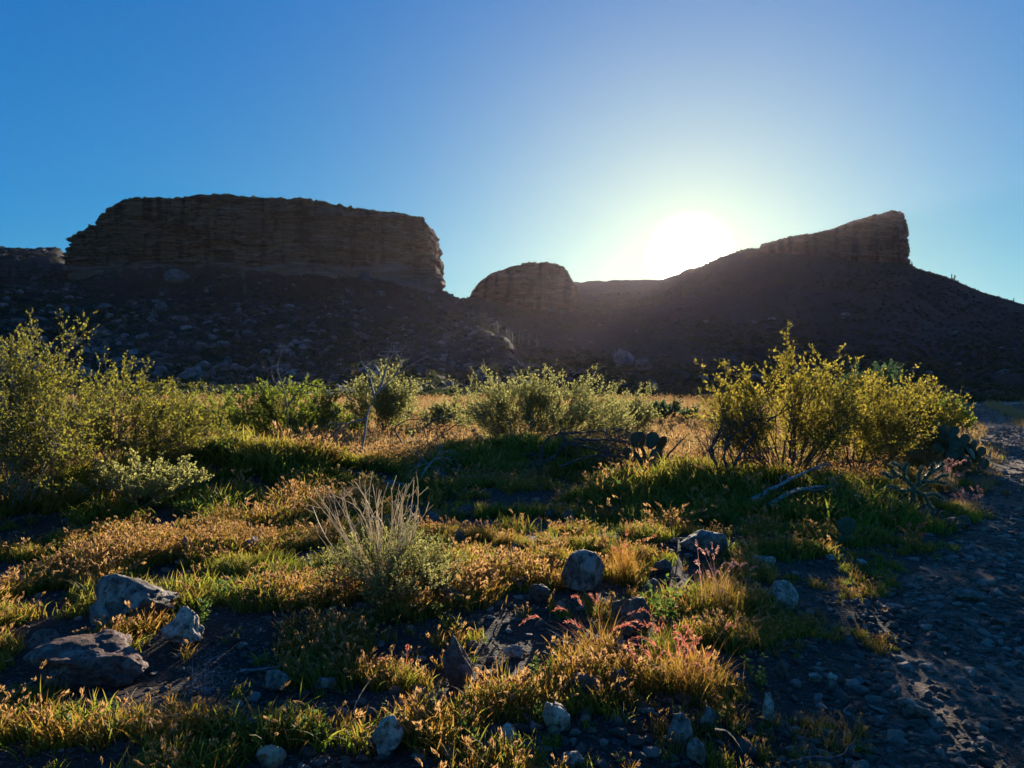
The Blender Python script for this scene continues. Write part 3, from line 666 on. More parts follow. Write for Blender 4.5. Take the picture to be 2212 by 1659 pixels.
dead('dead_tree', 775, 13.4, [[(775, 1010, 0), (783, 975, 0), (790, 925, 0), (792, 900, .1), (800, 870, .1), (820, 842, .2), (850, 815, .3), (885, 790, .3), (925, 768, .3)],
     [(808, 858, .1), (803, 830, 0), (795, 805, 0), (778, 780, 0)], [(820, 842, .2), (832, 805, .2), (843, 775, .2), (850, 760, .2)], [(850, 815, .3), (868, 785, .2), (855, 760, .2)],
     [(792, 905, .1), (760, 912, .2), (735, 930, .3), (700, 965, .3)]],
     .026, 'grey leaning dead tree with forked bare branches, left of centre', 'dead tree', 2, M_deadpale, n1=4, n2=3, L1=.4, L2=.22)
dead('dead_stake', 1440, 10.6, [[(1442, 1062, 0), (1425, 1010, 0), (1410, 975, 0), (1388, 932, 0)], [(1428, 1020, 0), (1440, 985, 0), (1475, 950, .2), (1490, 935, .3)]],
     .018, 'bare dark dead stick leaning left in front of the meadow and the prickly pear', 'dead branch', 3, n1=2, n2=1, L1=.15, L2=.1)
dead('dead_brush_pile', 1250, 12.8, [[(1170, 1010, .3), (1172, 960, .2), (1190, 938, .2), (1260, 935, .2), (1330, 925, .2)], [(1190, 1000, 0), (1215, 960, 0), (1290, 955, 0), (1370, 985, 0)],
     [(1230, 960, 0), (1290, 970, 0), (1350, 1000, 0), (1390, 1045, -.2)], [(1210, 1010, -.3), (1270, 985, -.3), (1340, 985, -.3), (1410, 1005, -.3)],
     [(1200, 985, -.2), (1170, 1000, -.4), (1165, 1040, -.4)], [(1240, 950, 0), (1310, 950, -.2), (1370, 960, -.1)], [(1300, 965, 0), (1330, 990, -.2), (1320, 1045, -.3)]],
     .026, 'tangled dark heap of dead branches under the right half of the central bush', 'brushwood', 4, n1=12, n2=6, L1=.6, L2=.25, droop=.35)
dead('dead_brush_pile', 920, 11.5, [[(820, 1035, .2), (870, 1045, 0), (940, 1050, 0), (990, 1035, .2)], [(830, 1040, 0), (890, 1050, -.1), (960, 1075, -.3), (1010, 1085, -.3)],
     [(845, 1060, -.2), (920, 1040, 0), (985, 1045, 0)], [(850, 1040, 0), (830, 1075, -.4), (850, 1110, -.6)], [(900, 1045, 0), (930, 1000, .2), (950, 985, .4)]],
     .020, 'pale dead branches lying flat on dark ground behind the stalky brush', 'brushwood', 5, M_deadpale, n1=9, n2=4, L1=.5, L2=.25, droop=.2)
dead('dead_branch', 1560, 9.9, [[(1590, 1075, 0), (1580, 1010, 0), (1610, 965, .2), (1650, 915, .4), (1700, 885, .5)], [(1585, 1030, 0), (1560, 990, 0), (1575, 950, .1), (1620, 905, .2)],
     [(1590, 1060, 0), (1530, 1040, -.1), (1500, 1060, -.1), (1485, 1045, 0)], [(1590, 1050, 0), (1550, 1010, 0), (1530, 970, .1), (1560, 930, .2)]],
     .028, 'arching bare grey branches at the left side of the big right bush', 'dead branch', 6, n1=9, n2=5, L1=.55, L2=.25)
dead('dead_branch', 1500, 10.2, [[(1498, 1060, 0), (1485, 1020, 0), (1480, 985, 0)], [(1500, 1060, 0), (1520, 1030, 0), (1515, 990, 0), (1545, 960, 0)], [(1505, 1062, 0), (1545, 1050, 0), (1580, 1020, .1)]],
     .012, 'small black bare twigs sprouting from bright grass left of the big right bush', 'dead branch', 7, n1=5, n2=3, L1=.3, L2=.15)
dead('fallen_branch', 1720, 9.4, [[(1622, 1082, -.4), (1680, 1050, -.1), (1740, 1020, .2), (1790, 1000, .4)]], .030, 'long pale fallen branch, the upper of two under the big right bush', 'fallen branch', 8, M_deadpale, 'fallen branches under the right bush', n1=5, n2=3, L1=.35, L2=.15)
dead('fallen_branch', 1720, 9.2, [[(1660, 1092, -.3), (1712, 1062, -.1), (1770, 1052, .1), (1810, 1050, .3)]], .032, 'thick pale fallen branch, the lower of two under the big right bush', 'fallen branch', 9, M_deadpale, 'fallen branches under the right bush', n1=4, n2=2, L1=.3, L2=.15)
dead('dead_branch', 1010, 17.5, [[(1025, 960, 0), (1020, 925, 0), (1005, 890, 0), (1000, 870, 0)], [(1020, 930, 0), (1040, 945, 0), (1055, 950, 0)]], .020, 'short dead stump with a bare stem at the left end of the central bush', 'dead branch', 10, n1=3, n2=2, L1=.3, L2=.2)
dead('dead_branch', 880, 16.5, [[(925, 960, 0), (915, 925, 0), (940, 905, .2), (980, 900, .2)], [(870, 960, 0), (850, 925, 0), (880, 905, 0), (960, 912, .2)], [(905, 975, 0), (960, 935, 0), (990, 915, 0)]], .020,
     'dark arching dead branches between the leaning dead tree and the central bush', 'dead branch', 11, n1=6, n2=4, L1=.5, L2=.25, droop=.2)
for i_, (px_, d_, top_, wd_, lab_) in enumerate([(1130, 14.6, 905, 60, 'bare dark twiggy shrub in front of the left half of the central bush'), (1330, 15.5, 880, 50, 'bare twiggy shrub between the central bush and the prickly pear'),
        (950, 15.0, 925, 50, 'low bare twiggy shrub left of the green bank at the centre'), (700, 16.0, 905, 45, 'leafless twiggy shrub between the thin dark dead tree and the leaning one'),
        (1545, 11.6, 905, 45, 'leafless shrub of fine dark twigs at the far left edge of the right bushes')]):
    dead('bare_shrub', px_, d_, [[(px_ + k * 4, CY + (CAMZ) / d_ * F, 0), (px_ + k * wd_ * .45, (CY + CAMZ / d_ * F + top_) / 2 + abs(k) * 8, .05 * k), (px_ + k * wd_, top_ + abs(k) * 22, .1 * k)] for k in (-1.0, -.55, -.15, .3, .7, 1.05)],
         .011, lab_, 'dead shrub', 40 + i_, n1=7, n2=4, L1=.34, L2=.18)
dead('driftwood', 1760, 3.15, [[(1700, 1655, 0), (1740, 1640, .03), (1790, 1640, .03), (1830, 1628, .06)]], .016, 'crooked dark stick lying on the track verge at the bottom edge', 'stick', 12, n1=1, n2=0, L1=.12)
dead('fallen_stick', 570, 4.05, [[(520, 1450, 0), (570, 1446, 0), (615, 1438, .03)]], .009, 'straight pale stick lying in deep shade in the left foreground', 'stick', 13, M_deadpale, n1=1, n2=0, L1=.08)
dead('dead_twigs', 410, 3.8, [[(375, 1530, 0), (400, 1480, 0), (430, 1470, 0)], [(380, 1540, 0), (440, 1530, -.1), (470, 1500, 0)], [(390, 1550, -.1), (420, 1500, 0), (460, 1480, .1)]], .004,
     'wiry grey dead twigs right of the large reddish boulder', 'twigs', 14, M_deadpale, n1=10, n2=4, L1=.18, L2=.1)
dead('dead_twigs', 720, 4.7, [[(690, 1370, 0), (740, 1390, -.1), (790, 1440, -.2)], [(650, 1395, 0), (700, 1380, -.05), (760, 1400, -.1)]], .005,
     'pale straggling dead twig lying in the shadow below the stalky brush', 'twigs', 15, M_deadpale, n1=5, n2=3, L1=.22, L2=.1)
dead('curved_straw', 780, 3.55, [[(760, 1560, 0), (768, 1520, 0), (785, 1490, 0), (800, 1468, 0)]], .005, 'single curved bleached straw standing upright in the foreground', 'dry stalk', 16, M_straw, n1=0, n2=0)
dead('curved_straw', 1600, 3.25, [[(1545, 1575, 0), (1570, 1578, 0), (1590, 1600, 0), (1605, 1625, 0)]], .0035, 'yellow arching grass stalk over pale stones at the bottom right of centre', 'dry stalk', 17, M_straw, n1=0, n2=0)

# ------------------------------------------------------------------ rocks
def ico(sub):
    t = (1 + 5 ** .5) / 2
    V = [(-1, t, 0), (1, t, 0), (-1, -t, 0), (1, -t, 0), (0, -1, t), (0, 1, t), (0, -1, -t), (0, 1, -t), (t, 0, -1), (t, 0, 1), (-t, 0, -1), (-t, 0, 1)]
    Fc = [(0, 11, 5), (0, 5, 1), (0, 1, 7), (0, 7, 10), (0, 10, 11), (1, 5, 9), (5, 11, 4), (11, 10, 2), (10, 7, 6), (7, 1, 8), (3, 9, 4), (3, 4, 2), (3, 2, 6), (3, 6, 8), (3, 8, 9), (4, 9, 5), (2, 4, 11), (6, 2, 10), (8, 6, 7), (9, 8, 1)]
    V = [tuple(np.array(v) / np.linalg.norm(v)) for v in V]
    for _ in range(sub):
        mid = {}; nf = []
        def M(a, b):
            k = (min(a, b), max(a, b))
            if k not in mid:
                m = (np.array(V[a]) + np.array(V[b])) / 2; V.append(tuple(m / np.linalg.norm(m))); mid[k] = len(V) - 1
            return mid[k]
        for a, b, c in Fc:
            ab, bc, ca = M(a, b), M(b, c), M(c, a); nf += [(a, ab, ca), (b, bc, ab), (c, ca, bc), (ab, bc, ca)]
        Fc = nf
    return np.array(V), np.array(Fc)
ICO = {s: ico(s) for s in (1, 2, 3, 4, 5)}
def rock_v(rng, sub, cuts=9, rough=.10, sharp=.72, seed=0):
    V, T = ICO[sub]; V = V.copy(); r = np.ones(len(V))
    for i in range(cuts):
        n = norm(rng.normal(size=3)); dd = rng.uniform(sharp - .12, sharp + .16); dot = V @ n
        r = np.where(dot > 1e-3, np.minimum(r, dd / np.maximum(dot, 1e-3)), r)
    V = V * r[:, None]
    s = seed * 3.1
    V *= (1 + rough * 1.6 * fbm(V[:, 0] * 1.4 + s, V[:, 1] * 1.4, V[:, 2] * 1.4, 2, 41) + rough * fbm(V[:, 0] * 4 + s, V[:, 1] * 4, V[:, 2] * 4, 4, 43))[:, None]
    V /= np.abs(V).max(0)
    return V, T
S_blue = stone_mat('pale_lichen_stone', (.15, .115, .09), (.36, .30, .245), (.045, .035, .028), .8)
S_red = stone_mat('reddish_stone', (.17, .082, .058), (.33, .23, .185), (.06, .032, .024), 1, .56)
S_org = stone_mat('ochre_stone', (.36, .20, .10), (.44, .30, .18), (.16, .09, .06), 1.2)
S_pale = stone_mat('pale_stone', (.27, .19, .135), (.50, .40, .31), (.09, .052, .035), 1.4)
S_grey = stone_mat('grey_stone', (.15, .10, .07), (.29, .225, .17), (.05, .034, .024), 1.1, .52)
S_brn = stone_mat('brown_stone', (.13, .072, .048), (.21, .135, .10), (.05, .03, .022), 1.3)
RX = []
def rock(px, py, w, h, m, label, dep=.8, cuts=9, rough=.13, rot=0, shape=None, sharp=.64, name='rock', cat='rock', group=None, sub=4):
    """(px, py) foot of the rock in the view, w and h its size there"""
    loc = at(px, py - h * .12); d = loc.y; W = w / F * d / 2; Hh = h / F * d
    i = len(RX); rng = np.random.default_rng(9000 + i)
    V, T = rock_v(rng, sub, cuts, rough, sharp, i)
    if shape: V = shape(V)
    V = V * np.array([W, W * dep, Hh * .62]); c, s = math.cos(rot), math.sin(rot)
    V = np.stack([V[:, 0] * c - V[:, 1] * s, V[:, 0] * s + V[:, 1] * c, V[:, 2]], -1); V[:, 2] += Hh * .34
    me = make_mesh(name, V, [T], [m], smooth=True)
    o = link(name, me, None, loc + Vector((0, W * dep * .5, 0))); o.rotation_euler.z = 0
    tag(o, label, cat, group); RX.append((loc.x, loc.y + W * dep * .5, W)); return o
def hump(V):      # high on the left, a long low tail to the right
    V = V.copy(); t = np.clip((V[:, 0] + .3) / 1.3, 0, 1); V[:, 2] *= 1 - .45 * t ** .8; V[:, 0] += .12 * V[:, 2]; return V
def wedgeR(V):    # rises towards the right
    V = V.copy(); t = np.clip((V[:, 0] + 1) / 2, 0, 1); V[:, 2] *= .35 + .65 * t ** .7; return V
def spire(V):     # narrow pointed top
    V = V.copy(); t = np.clip((V[:, 2] + .2) / 1.2, 0, 1); V[:, 0] = V[:, 0] * (1 - .72 * t) - .28 * t; V[:, 1] *= 1 - .6 * t; return V
rock(258, 1362, 200, 106, S_blue, 'large pale blue-grey boulder with a long low tail, left foreground', shape=hump, sub=5, cuts=12)
rock(303, 1292, 52, 36, S_org, 'small ochre rock tucked behind the large pale boulder')
rock(392, 1406, 102, 84, S_pale, 'rough pinkish white rock just right of the large pale boulder', cuts=14, rough=.16, sub=5)
rock(150, 1515, 268, 136, S_red, 'largest reddish boulder, broad and pitted, at the lower left', shape=wedgeR, cuts=12, rough=.17, sub=5)
rock(85, 1412, 74, 42, S_brn, 'dark flat rock between the two largest boulders at the left edge')
rock(402, 1205, 44, 42, S_grey, 'small grey and pink pointed rock in red-tipped grass, left', shape=spire)
rock(541, 1200, 40, 36, S_pale, 'small white rock left of the dry stalks')
rock(463, 1282, 48, 30, S_brn, 'dark rock half hidden in grass right of the ochre rock')
rock(388, 1226, 26, 14, S_pale, 'tiny white stone above the ochre rock', sub=3)
rock(28, 1268, 75, 20, S_pale, 'long flat pale rock at the left edge', dep=.5)
rock(1262, 1292, 100, 92, S_blue, 'big grey boulder splashed with white, right of centre', cuts=12, sub=5, rough=.08)
rock(1366, 1388, 92, 86, S_brn, 'dark reddish rounded boulder behind the red plumes', cuts=8)
rock(1524, 1203, 96, 58, S_blue, 'smooth grey boulder in the shade of the big right bush', cuts=8)
rock(1690, 1326, 82, 62, S_pale, 'rounded pinkish pale boulder on the verge of the track', cuts=8, rough=.07)
rock(985, 1505, 86, 120, S_red, 'upright reddish shard with a pointed top, centre foreground', shape=spire, cuts=9, sub=5)
rock(1266, 1524, 82, 60, S_brn, 'smooth brown rock right of the reddish shard', cuts=8)
rock(1345, 1512, 48, 66, S_red, 'upright pinkish rock beside the smooth brown rock')
rock(1200, 1596, 66, 80, S_pale, 'pale leaning rock at the bottom centre, largest of the white stones there', cuts=8)
rock(1097, 1618, 44, 46, S_pale, 'small pale rock left of the pale leaning rock')
rock(836, 1644, 66, 84, S_pale, 'pale rock stained orange at the bottom, left of centre', cuts=13, rough=.16)
rock(874, 1608, 32, 36, S_pale, 'small pale stone touching the right side of the orange stained rock')
rock(1472, 1618, 56, 66, S_blue, 'bluish grey rock below the big red plumed grass')
rock(1508, 1662, 44, 56, S_grey, 'grey rock at the bottom edge, right of the bluish grey rock')
rock(1662, 1566, 34, 62, S_pale, 'narrow white stone standing in a dark hollow beside the track', dep=.6, rot=.3)
rock(1532, 1600, 46, 60, S_grey, 'brownish grey rock under the yellow arching stalk')
rock(1612, 1645, 50, 40, S_blue, 'pale blue stone right of the bottom grey rock')
rock(2090, 1302, 80, 26, S_grey, 'flat grey slab lying on the stony track', dep=.45, rot=-.35)
rock(1985, 1560, 84, 40, S_grey, 'low dark stone embedded in the near part of the track', dep=.6, rot=-.5)
rock(580, 1664, 66, 38, S_org, 'ochre rock cut off by the bottom edge, left of centre')
rock(1240, 1664, 56, 30, S_grey, 'grey stone cut off by the bottom edge, centre')
rock(1120, 1272, 56, 24, S_red, 'low reddish rock in grass left of the big grey boulder')
rock(1164, 1310, 50, 40, S_brn, 'dark block left of the big grey boulder', sharp=.6)
rock(1060, 1236, 40, 30, S_brn, 'rounded brown rock in the golden grass, centre')
rock(1072, 1218, 22, 20, S_red, 'small reddish rock just behind the rounded brown rock')
rock(1112, 1200, 20, 22, S_pale, 'small upright pale stone in the golden grass, centre')
rock(1022, 1205, 18, 22, S_pale, 'small pale stone left of the small upright pale stone')
rock(996, 1180, 26, 32, S_grey, 'rounded grey stone right of the dry stalks')
rock(964, 1182, 40, 16, S_red, 'flat reddish stone left of the rounded grey stone')
rock(976, 1316, 48, 44, S_red, 'reddish rock with a bright rim right of the stalky brush')
rock(936, 1136, 36, 30, S_brn, 'dark rock on bare ground below the pale dead branches, left of a pair')
rock(1004, 1126, 44, 30, S_brn, 'dark rock on bare ground, right of a pair below the central bush')
rock(1192, 1126, 36, 24, S_brn, 'left one of two brown rocks below the central bush')
rock(1228, 1136, 32, 30, S_brn, 'right one of two brown rocks below the central bush')
rock(1190, 1146, 30, 14, S_grey, 'flat grey stone below the two brown rocks')
rock(1072, 1163, 30, 16, S_red, 'small reddish stone in grass left of the two brown rocks')
rock(1212, 1098, 18, 10, S_pale, 'tiny white stone on dark ground under the central bush', sub=3)
rock(1158, 1085, 16, 9, S_pale, 'tiniest white stone on dark ground left of the other under the central bush', sub=3)
rock(1330, 1106, 34, 16, S_brn, 'low brown stone right of the central bush shadow')
rock(1432, 1246, 44, 32, S_brn, 'dark stone right of the orange grass tuft')
rock(1408, 1290, 42, 36, S_grey, 'greyish stone behind the dark reddish boulder')
rock(1212, 1330, 30, 26, S_grey, 'small grey stone at the foot of the big grey boulder')
rock(1650, 1226, 66, 26, S_pale, 'flat pale stone in the shade below the near prickly pear')
rock(1618, 1192, 44, 22, S_brn, 'brown stone just left of the near prickly pear')
rock(1796, 1214, 30, 12, S_pale, 'thin white stone in dark grass right of the near prickly pear', sub=3)
rock(1862, 1222, 28, 12, S_pale, 'pale stone farthest right in the dark grass by the near prickly pear', sub=3)
rock(2072, 1150, 60, 34, S_brn, 'reddish brown rock half buried in the bank of the track')
rock(1550, 1380, 34, 36, S_blue, 'small blue-grey stone in grass right of the dark reddish boulder')
rock(1690, 1470, 30, 40, S_brn, 'brown stone standing at the edge of the track, above the narrow white stone', dep=.6)
rock(1130, 1490, 46, 34, S_grey, 'grey stone in shade between the reddish shard and the brown rock')
rock(1015, 1590, 30, 22, S_grey, 'dull stone left of the small pale rock at the bottom centre')
rock(1112, 1426, 50, 26, S_pale, 'pale flat rock in grass above the grey shaded stone')
rock(1020, 1406, 26, 18, S_grey, 'small pale stone above the reddish shard', sub=3)
rock(590, 1500, 60, 44, S_grey, 'grey rock in deep shade below the straight pale stick')
rock(700, 1500, 50, 40, S_grey, 'grey rock in deep shade right of the stick, below the stalky brush')
rock(1760, 1480, 30, 22, S_pale, 'pale stone on the track edge, left of a close pair')
rock(1800, 1478, 24, 24, S_pale, 'pale stone on the track edge, right of a close pair')
rock(1798, 1502, 30, 28, S_grey, 'greyish stone directly below the close pair of pale stones')
rock(1838, 1400, 22, 26, S_blue, 'small bluish stone where the grass meets the track')
rock(2168, 1365, 46, 26, S_grey, 'rounded stone at the right edge of the stony track')
rock(1752, 1650, 40, 34, S_grey, 'grey stone left of the crooked stick at the bottom edge')

# scattered loose stones: alike, in their own groups
rs = np.random.default_rng(4)
variants = {}
for m, key in ((S_pale, 'p'), (S_grey, 'g'), (S_brn, 'b'), (S_red, 'r')):
    for j in range(4):
        V, T = rock_v(np.random.default_rng(60 + j), 3, 8, .10, .72, 50 + j); variants[(key, j)] = make_mesh('loose_stone', V, [T], [m], smooth=True)
cnt = 0
while cnt < 190:
    px = rs.uniform(500, 1780); py = 1100 + 550 * rs.uniform(0, 1) ** .6
    if px < 900 and py < 1380: continue
    p = at(px, py)
    if float(road_dist(np.array([p.x]), np.array([p.y]))[0]) < ROADW + .1: continue
    if any((p.x - a) ** 2 + (p.y - b) ** 2 < (c + .05) ** 2 for a, b, c in RX): continue
    s = rs.uniform(.012, .034) * (1 + .05 * p.y)
    key = rs.choice(['p', 'g', 'b', 'r'], p=[.34, .3, .2, .16]); o = link('loose_stone', variants[(key, int(rs.integers(4)))], None, p + Vector((0, 0, s * .25)))
    cn = {'p': 'pale', 'g': 'grey', 'b': 'brown', 'r': 'reddish'}[key]; zn = 'on dark soil near the bottom edge' if py > 1480 else ('among tufts in the middle foreground' if py > 1270 else 'on the ground between the grass and the bushes')
    sd = ' left of centre' if px < 1000 else (' at the centre' if px < 1350 else ' towards the track')
    o.scale = (s * rs.uniform(.8, 1.4), s * rs.uniform(.8, 1.2), s * rs.uniform(.5, .9)); o.rotation_euler = (0, 0, rs.uniform(0, 6.28))
    tag(o, 'small %s loose stone %s%s' % (cn, zn, sd), 'stone', '%s loose stones %s%s' % (cn, zn, sd)); RX.append((p.x, p.y, s)); cnt += 1

# ------------------------------------------------------------------ cacti
def pad_mesh(name, rng):
    V, T = ICO[3]; V = V.copy(); k = .55 + .45 * (V[:, 2] + 1) / 2
    V[:, 0] *= k ** .6 * (1 + .04 * np.sin(V[:, 2] * 3)); V[:, 1] *= .14; V[:, 2] = (V[:, 2] + 1) / 2 * 2
    V[:, 1] += .03 * vnoise(V[:, 0] * 3, V[:, 2] * 3, 0, int(rng.integers(99)))
    return V, T
def prickly(px, d, pads, label, spines=True, group=None):
    """pads: (view x, view y of foot, half width, height, lean, turn, depth offset)"""
    loc = wat(px, d); e = empty('prickly_pear', loc, label, 'cactus', group); rng = np.random.default_rng(int(px))
    for (x, y, w, h, lean, turn, o) in pads:
        V, T = pad_mesh('pad', rng); dd = d + o; W = w / F * dd; Hh = h / F * dd / 2
        V = V * np.array([W, W, Hh])
        c, s = math.cos(turn), math.sin(turn); V = np.stack([V[:, 0] * c - V[:, 1] * s, V[:, 0] * s + V[:, 1] * c, V[:, 2]], -1)
        c, s = math.cos(lean), math.sin(lean); V = np.stack([V[:, 0] * c + V[:, 2] * s, V[:, 1], -V[:, 0] * s + V[:, 2] * c], -1)
        off = np.array([(x - CX) / F * dd - loc.x, dd - loc.y, CAMZ + (CY - y) / F * dd - loc.z])
        link('pad', make_mesh('pad', V + off, [T], [M_cactus], smooth=True), e)
        if spines:
            n = 90; i = rng.integers(0, len(V), n); D = norm(norm((V[i] - V.mean(0)) / np.array([W, W * .4, Hh])) + rng.normal(size=(n, 3)) * .4); v, q = leaves(V[i] + off, D, np.full(n, .025) * rng.uniform(.5, 1.2, n), np.full(n, .0009), rng)
            if len(e.children) < 4: link('spines', make_mesh('spines', v, [q], [M_spine]), e)
prickly(1395, 12.6, [(1385, 1015, 17, 52, -.1, .3, 0), (1408, 1010, 15, 44, .35, -.3, -.05), (1380, 972, 20, 40, -.1, .2, 0), (1402, 970, 17, 38, .35, -.4, 0), (1362, 990, 14, 26, -.5, .5, .1), (1418, 978, 14, 40, .5, .5, .05), (1424, 990, 11, 26, .2, .9, .1)],
        'dark prickly pear with round pads standing before the golden meadow, right of centre')
prickly(1500, 27.0, [(1470, 945, 12, 24, -.3, .3, 0), (1482, 946, 12, 26, 0, .6, 0), (1496, 946, 13, 28, .1, -.2, .2), (1512, 945, 11, 26, .2, .3, 0), (1524, 946, 12, 28, -.1, -.5, .3), (1536, 946, 10, 20, .3, .3, 0)],
        'low dark prickly pear clump far off across the meadow', False)
prickly(1474, 10.9, [(1472, 1048, 15, 28, -.2, .3, 0), (1478, 1024, 14, 28, .5, .2, 0), (1462, 1040, 9, 18, -.7, .4, 0)], 'small dark prickly pear in the bright grass beside the leaning dead stick', False)
pd = []; r_ = np.random.default_rng(8)
for i in range(46):
    u = r_.uniform(0, 1); x = 2015 + 105 * u; y = 990 + 30 * u - r_.uniform(0, 1) * 62 * (1 - .45 * u); pd.append((x, y, r_.uniform(9, 15), r_.uniform(20, 34), r_.uniform(-.9, .9), r_.uniform(-1, 1), r_.uniform(-.5, .5)))
prickly(2065, 13.6, pd, 'wide clump of many prickly pear pads between the golden bushes and the track', True)
prickly(1825, 7.4, [(1828, 1198, 24, 44, 0, .2, 0), (1826, 1158, 26, 40, .1, .1, 0), (1806, 1180, 14, 30, -.6, .5, .05)], 'single near prickly pear with two stacked pads in shade below the right bushes')

def cholla(px, d, arms, label):
    loc = wat(px, d); e = empty('cholla', loc, label, 'cactus'); rng = np.random.default_rng(3)
    for k, (r0, pts) in enumerate(arms):
        P = np.array([((x - CX) / F * (d + o) - loc.x, d + o - loc.y, CAMZ + (CY - y) / F * (d + o) - loc.z) for x, y, o in pts])
        t = np.linspace(0, 1, 22); s = np.linspace(0, 1, len(P)); C = np.stack([np.interp(t, s, P[:, i]) for i in range(3)], -1)
        R = r0 * (1 + .10 * np.sin(np.arange(22) * 2.1)) * np.concatenate([np.ones(20), [.8, .3]])
        v, q = tubes(C[None], R[None], 9); v = v + rng.normal(0, r0 * .07, v.shape)
        a = Acc(); a.add(v, q); link('trunk' if k == 0 else 'arm', a.mesh('arm', [M_cactus], True), e)
        n = 320; i = rng.integers(0, len(v), n); D = norm(v[i] - C[np.minimum(i // 9, 21)] + rng.normal(size=(n, 3)) * .01)
        lv, lq = leaves(v[i], D, rng.uniform(.015, .03, n), np.full(n, .0022), rng); sp = link('spines', make_mesh('spines', lv, [lq], [M_spine]), e)
ca = [(.030, [(1968, 1112, 0), (1972, 1075, 0), (1972, 1052, 0)]), (.024, [(1972, 1052, 0), (1955, 1035, 0), (1935, 1025, 0), (1925, 1015, 0)]), (.024, [(1972, 1055, 0), (1995, 1040, .05), (2010, 1020, .05), (2018, 1000, 0)]),
      (.020, [(1955, 1037, 0), (1952, 1015, -.05), (1960, 1000, -.05)]), (.020, [(1940, 1028, 0), (1925, 1032, 0), (1905, 1020, 0)]), (.020, [(1995, 1042, 0), (2020, 1040, .1), (2045, 1045, .1)]), (.020, [(2008, 1024, 0), (2028, 1012, .1), (2040, 1000, .1)]),
      (.020, [(1972, 1058, 0), (1950, 1062, -.1), (1930, 1052, -.1), (1912, 1055, -.1)]), (.020, [(1975, 1060, 0), (1998, 1072, -.1), (2008, 1095, -.1), (2022, 1105, -.1)]), (.018, [(1985, 1046, 0), (1985, 1025, 0), (1993, 1008, 0)]),
      (.018, [(1998, 1070, -.1), (2020, 1068, -.1), (2040, 1080, -.1)]), (.018, [(1952, 1018, 0), (1938, 1005, 0), (1925, 1000, 0)]), (.018, [(2018, 1040, .1), (2032, 1028, .1), (2050, 1026, .1)]), (.016, [(2008, 1095, -.1), (2000, 1108, -.1), (2002, 1120, -.1)])]
cholla(1968, 9.2, ca, 'branching cholla cactus with pale spined arms beside the stony track')

# saguaros on the slopes
def saguaro(px, py, hpx, arms, label, dist, seed, group):
    x = (px - CX) / F * dist; z = float(H(np.array([x]), np.array([float(dist)]))[0]); rng = np.random.default_rng(seed)
    e = empty('saguaro', (x, dist, z - .3), label, 'saguaro', group); hh = hpx / F * dist + .3; r = .33
    k = 9; P = np.zeros((1, k, 3)); P[0, :, 2] = np.linspace(0, hh, k); R = r * np.array([.8, .9, 1, 1, 1, .98, .95, .85, .25])[None]
    v, q = tubes(P, R, 10); an = np.arange(len(v)) % 2; c = np.repeat(P[0], 10, 0); v = c + (v - c) * (1 - .12 * an[:, None]); a = Acc(); a.add(v, q); link('trunk', a.mesh('trunk', [M_saguaro], True), e)
    for s, u, l in arms:
        z0 = hh * u; A = np.array([[(0, 0, z0), (s * .55, 0, z0 + .05), (s * .85, 0, z0 + .45), (s * .88, 0, z0 + .45 + l * hh * .5), (s * .88, 0, z0 + .5 + l * hh)]], float)
        v, q = tubes(A, np.array([[.18, .22, .24, .23, .08]]), 8); a = Acc(); a.add(v, q); link('arm', a.mesh('arm', [M_saguaro], True), e)
def find_d(px, py, lo, hi):
    """the farthest depth in lo..hi where the ground is seen at that view row"""
    d = np.linspace(lo, hi, 400); x = (px - CX) / F * d; s = CY - (H(x, d) - CAMZ) / d * F
    return float(d[np.argmin(np.abs(s - py))])
SG = [(1010, 637, 11, [], 'saguaro standing alone on the skyline of the saddle, left of the small butte', 330, 430), (1000, 641, 8, [], 'shortest saguaro on the skyline of the saddle', 330, 430),
      (1037, 690, 22, [(1, .4, .3)], 'saguaro high on the spur, uppermost of the row below the small butte', 200, 330), (1074, 702, 26, [(-1, .35, .35), (1, .45, .3)], 'thick saguaro with two arms above the sunlit patch', 150, 300),
      (1093, 705, 18, [(1, .5, .3)], 'saguaro right of the thick two-armed one', 150, 300), (1110, 712, 17, [], 'slim armless saguaro right of the sunlit patch', 150, 300),
      (1105, 742, 26, [(-1, .4, .3)], 'saguaro just below the sunlit patch with one left arm', 150, 300), (1121, 745, 28, [(1, .4, .4)], 'tallest saguaro in the middle of the row on the spur', 150, 300),
      (1128, 742, 22, [(1, .3, .3)], 'saguaro right beside the tallest one of the row', 150, 300), (1143, 738, 22, [(-1, .5, .2)], 'saguaro between the tallest one and the lowest pair', 150, 300),
      (1160, 752, 26, [(1, .35, .45), (-1, .5, .2)], 'broad saguaro with two arms, lowest of the row on the spur', 150, 300), (1020, 672, 16, [], 'thin saguaro left of the row, just below the saddle', 260, 330),
      (1242, 772, 16, [], 'lone faint saguaro on the shaded slope below the butte', 150, 400), (1256, 778, 15, [(1, .4, .3)], 'faint saguaro right of the lone one on the shaded slope', 150, 400),
      (526, 604, 34, [(-1, .3, .45), (1, .35, .4)], 'tall saguaro with two arms against the foot of the mesa cliff', 270, 330), (528, 636, 22, [], 'saguaro below the tall one at the foot of the mesa', 150, 300),
      (2056, 600, 12, [], 'left one of two saguaros on the right skyline beside the peak', 480, 520), (2062, 603, 12, [(1, .4, .4)], 'right one of two saguaros on the right skyline beside the peak', 480, 520),
      (1970, 574, 9, [], 'small saguaro on the skyline right at the foot of the peak cliff', 480, 520), (740, 660, 24, [], 'saguaro on the dark slope below the middle of the mesa', 200, 330),
      (330, 690, 24, [(1, .4, .3)], 'dim saguaro on the darkest slope below the left end of the mesa', 180, 320), (2190, 645, 9, [], 'saguaro on the skyline close to the right edge', 480, 510)]
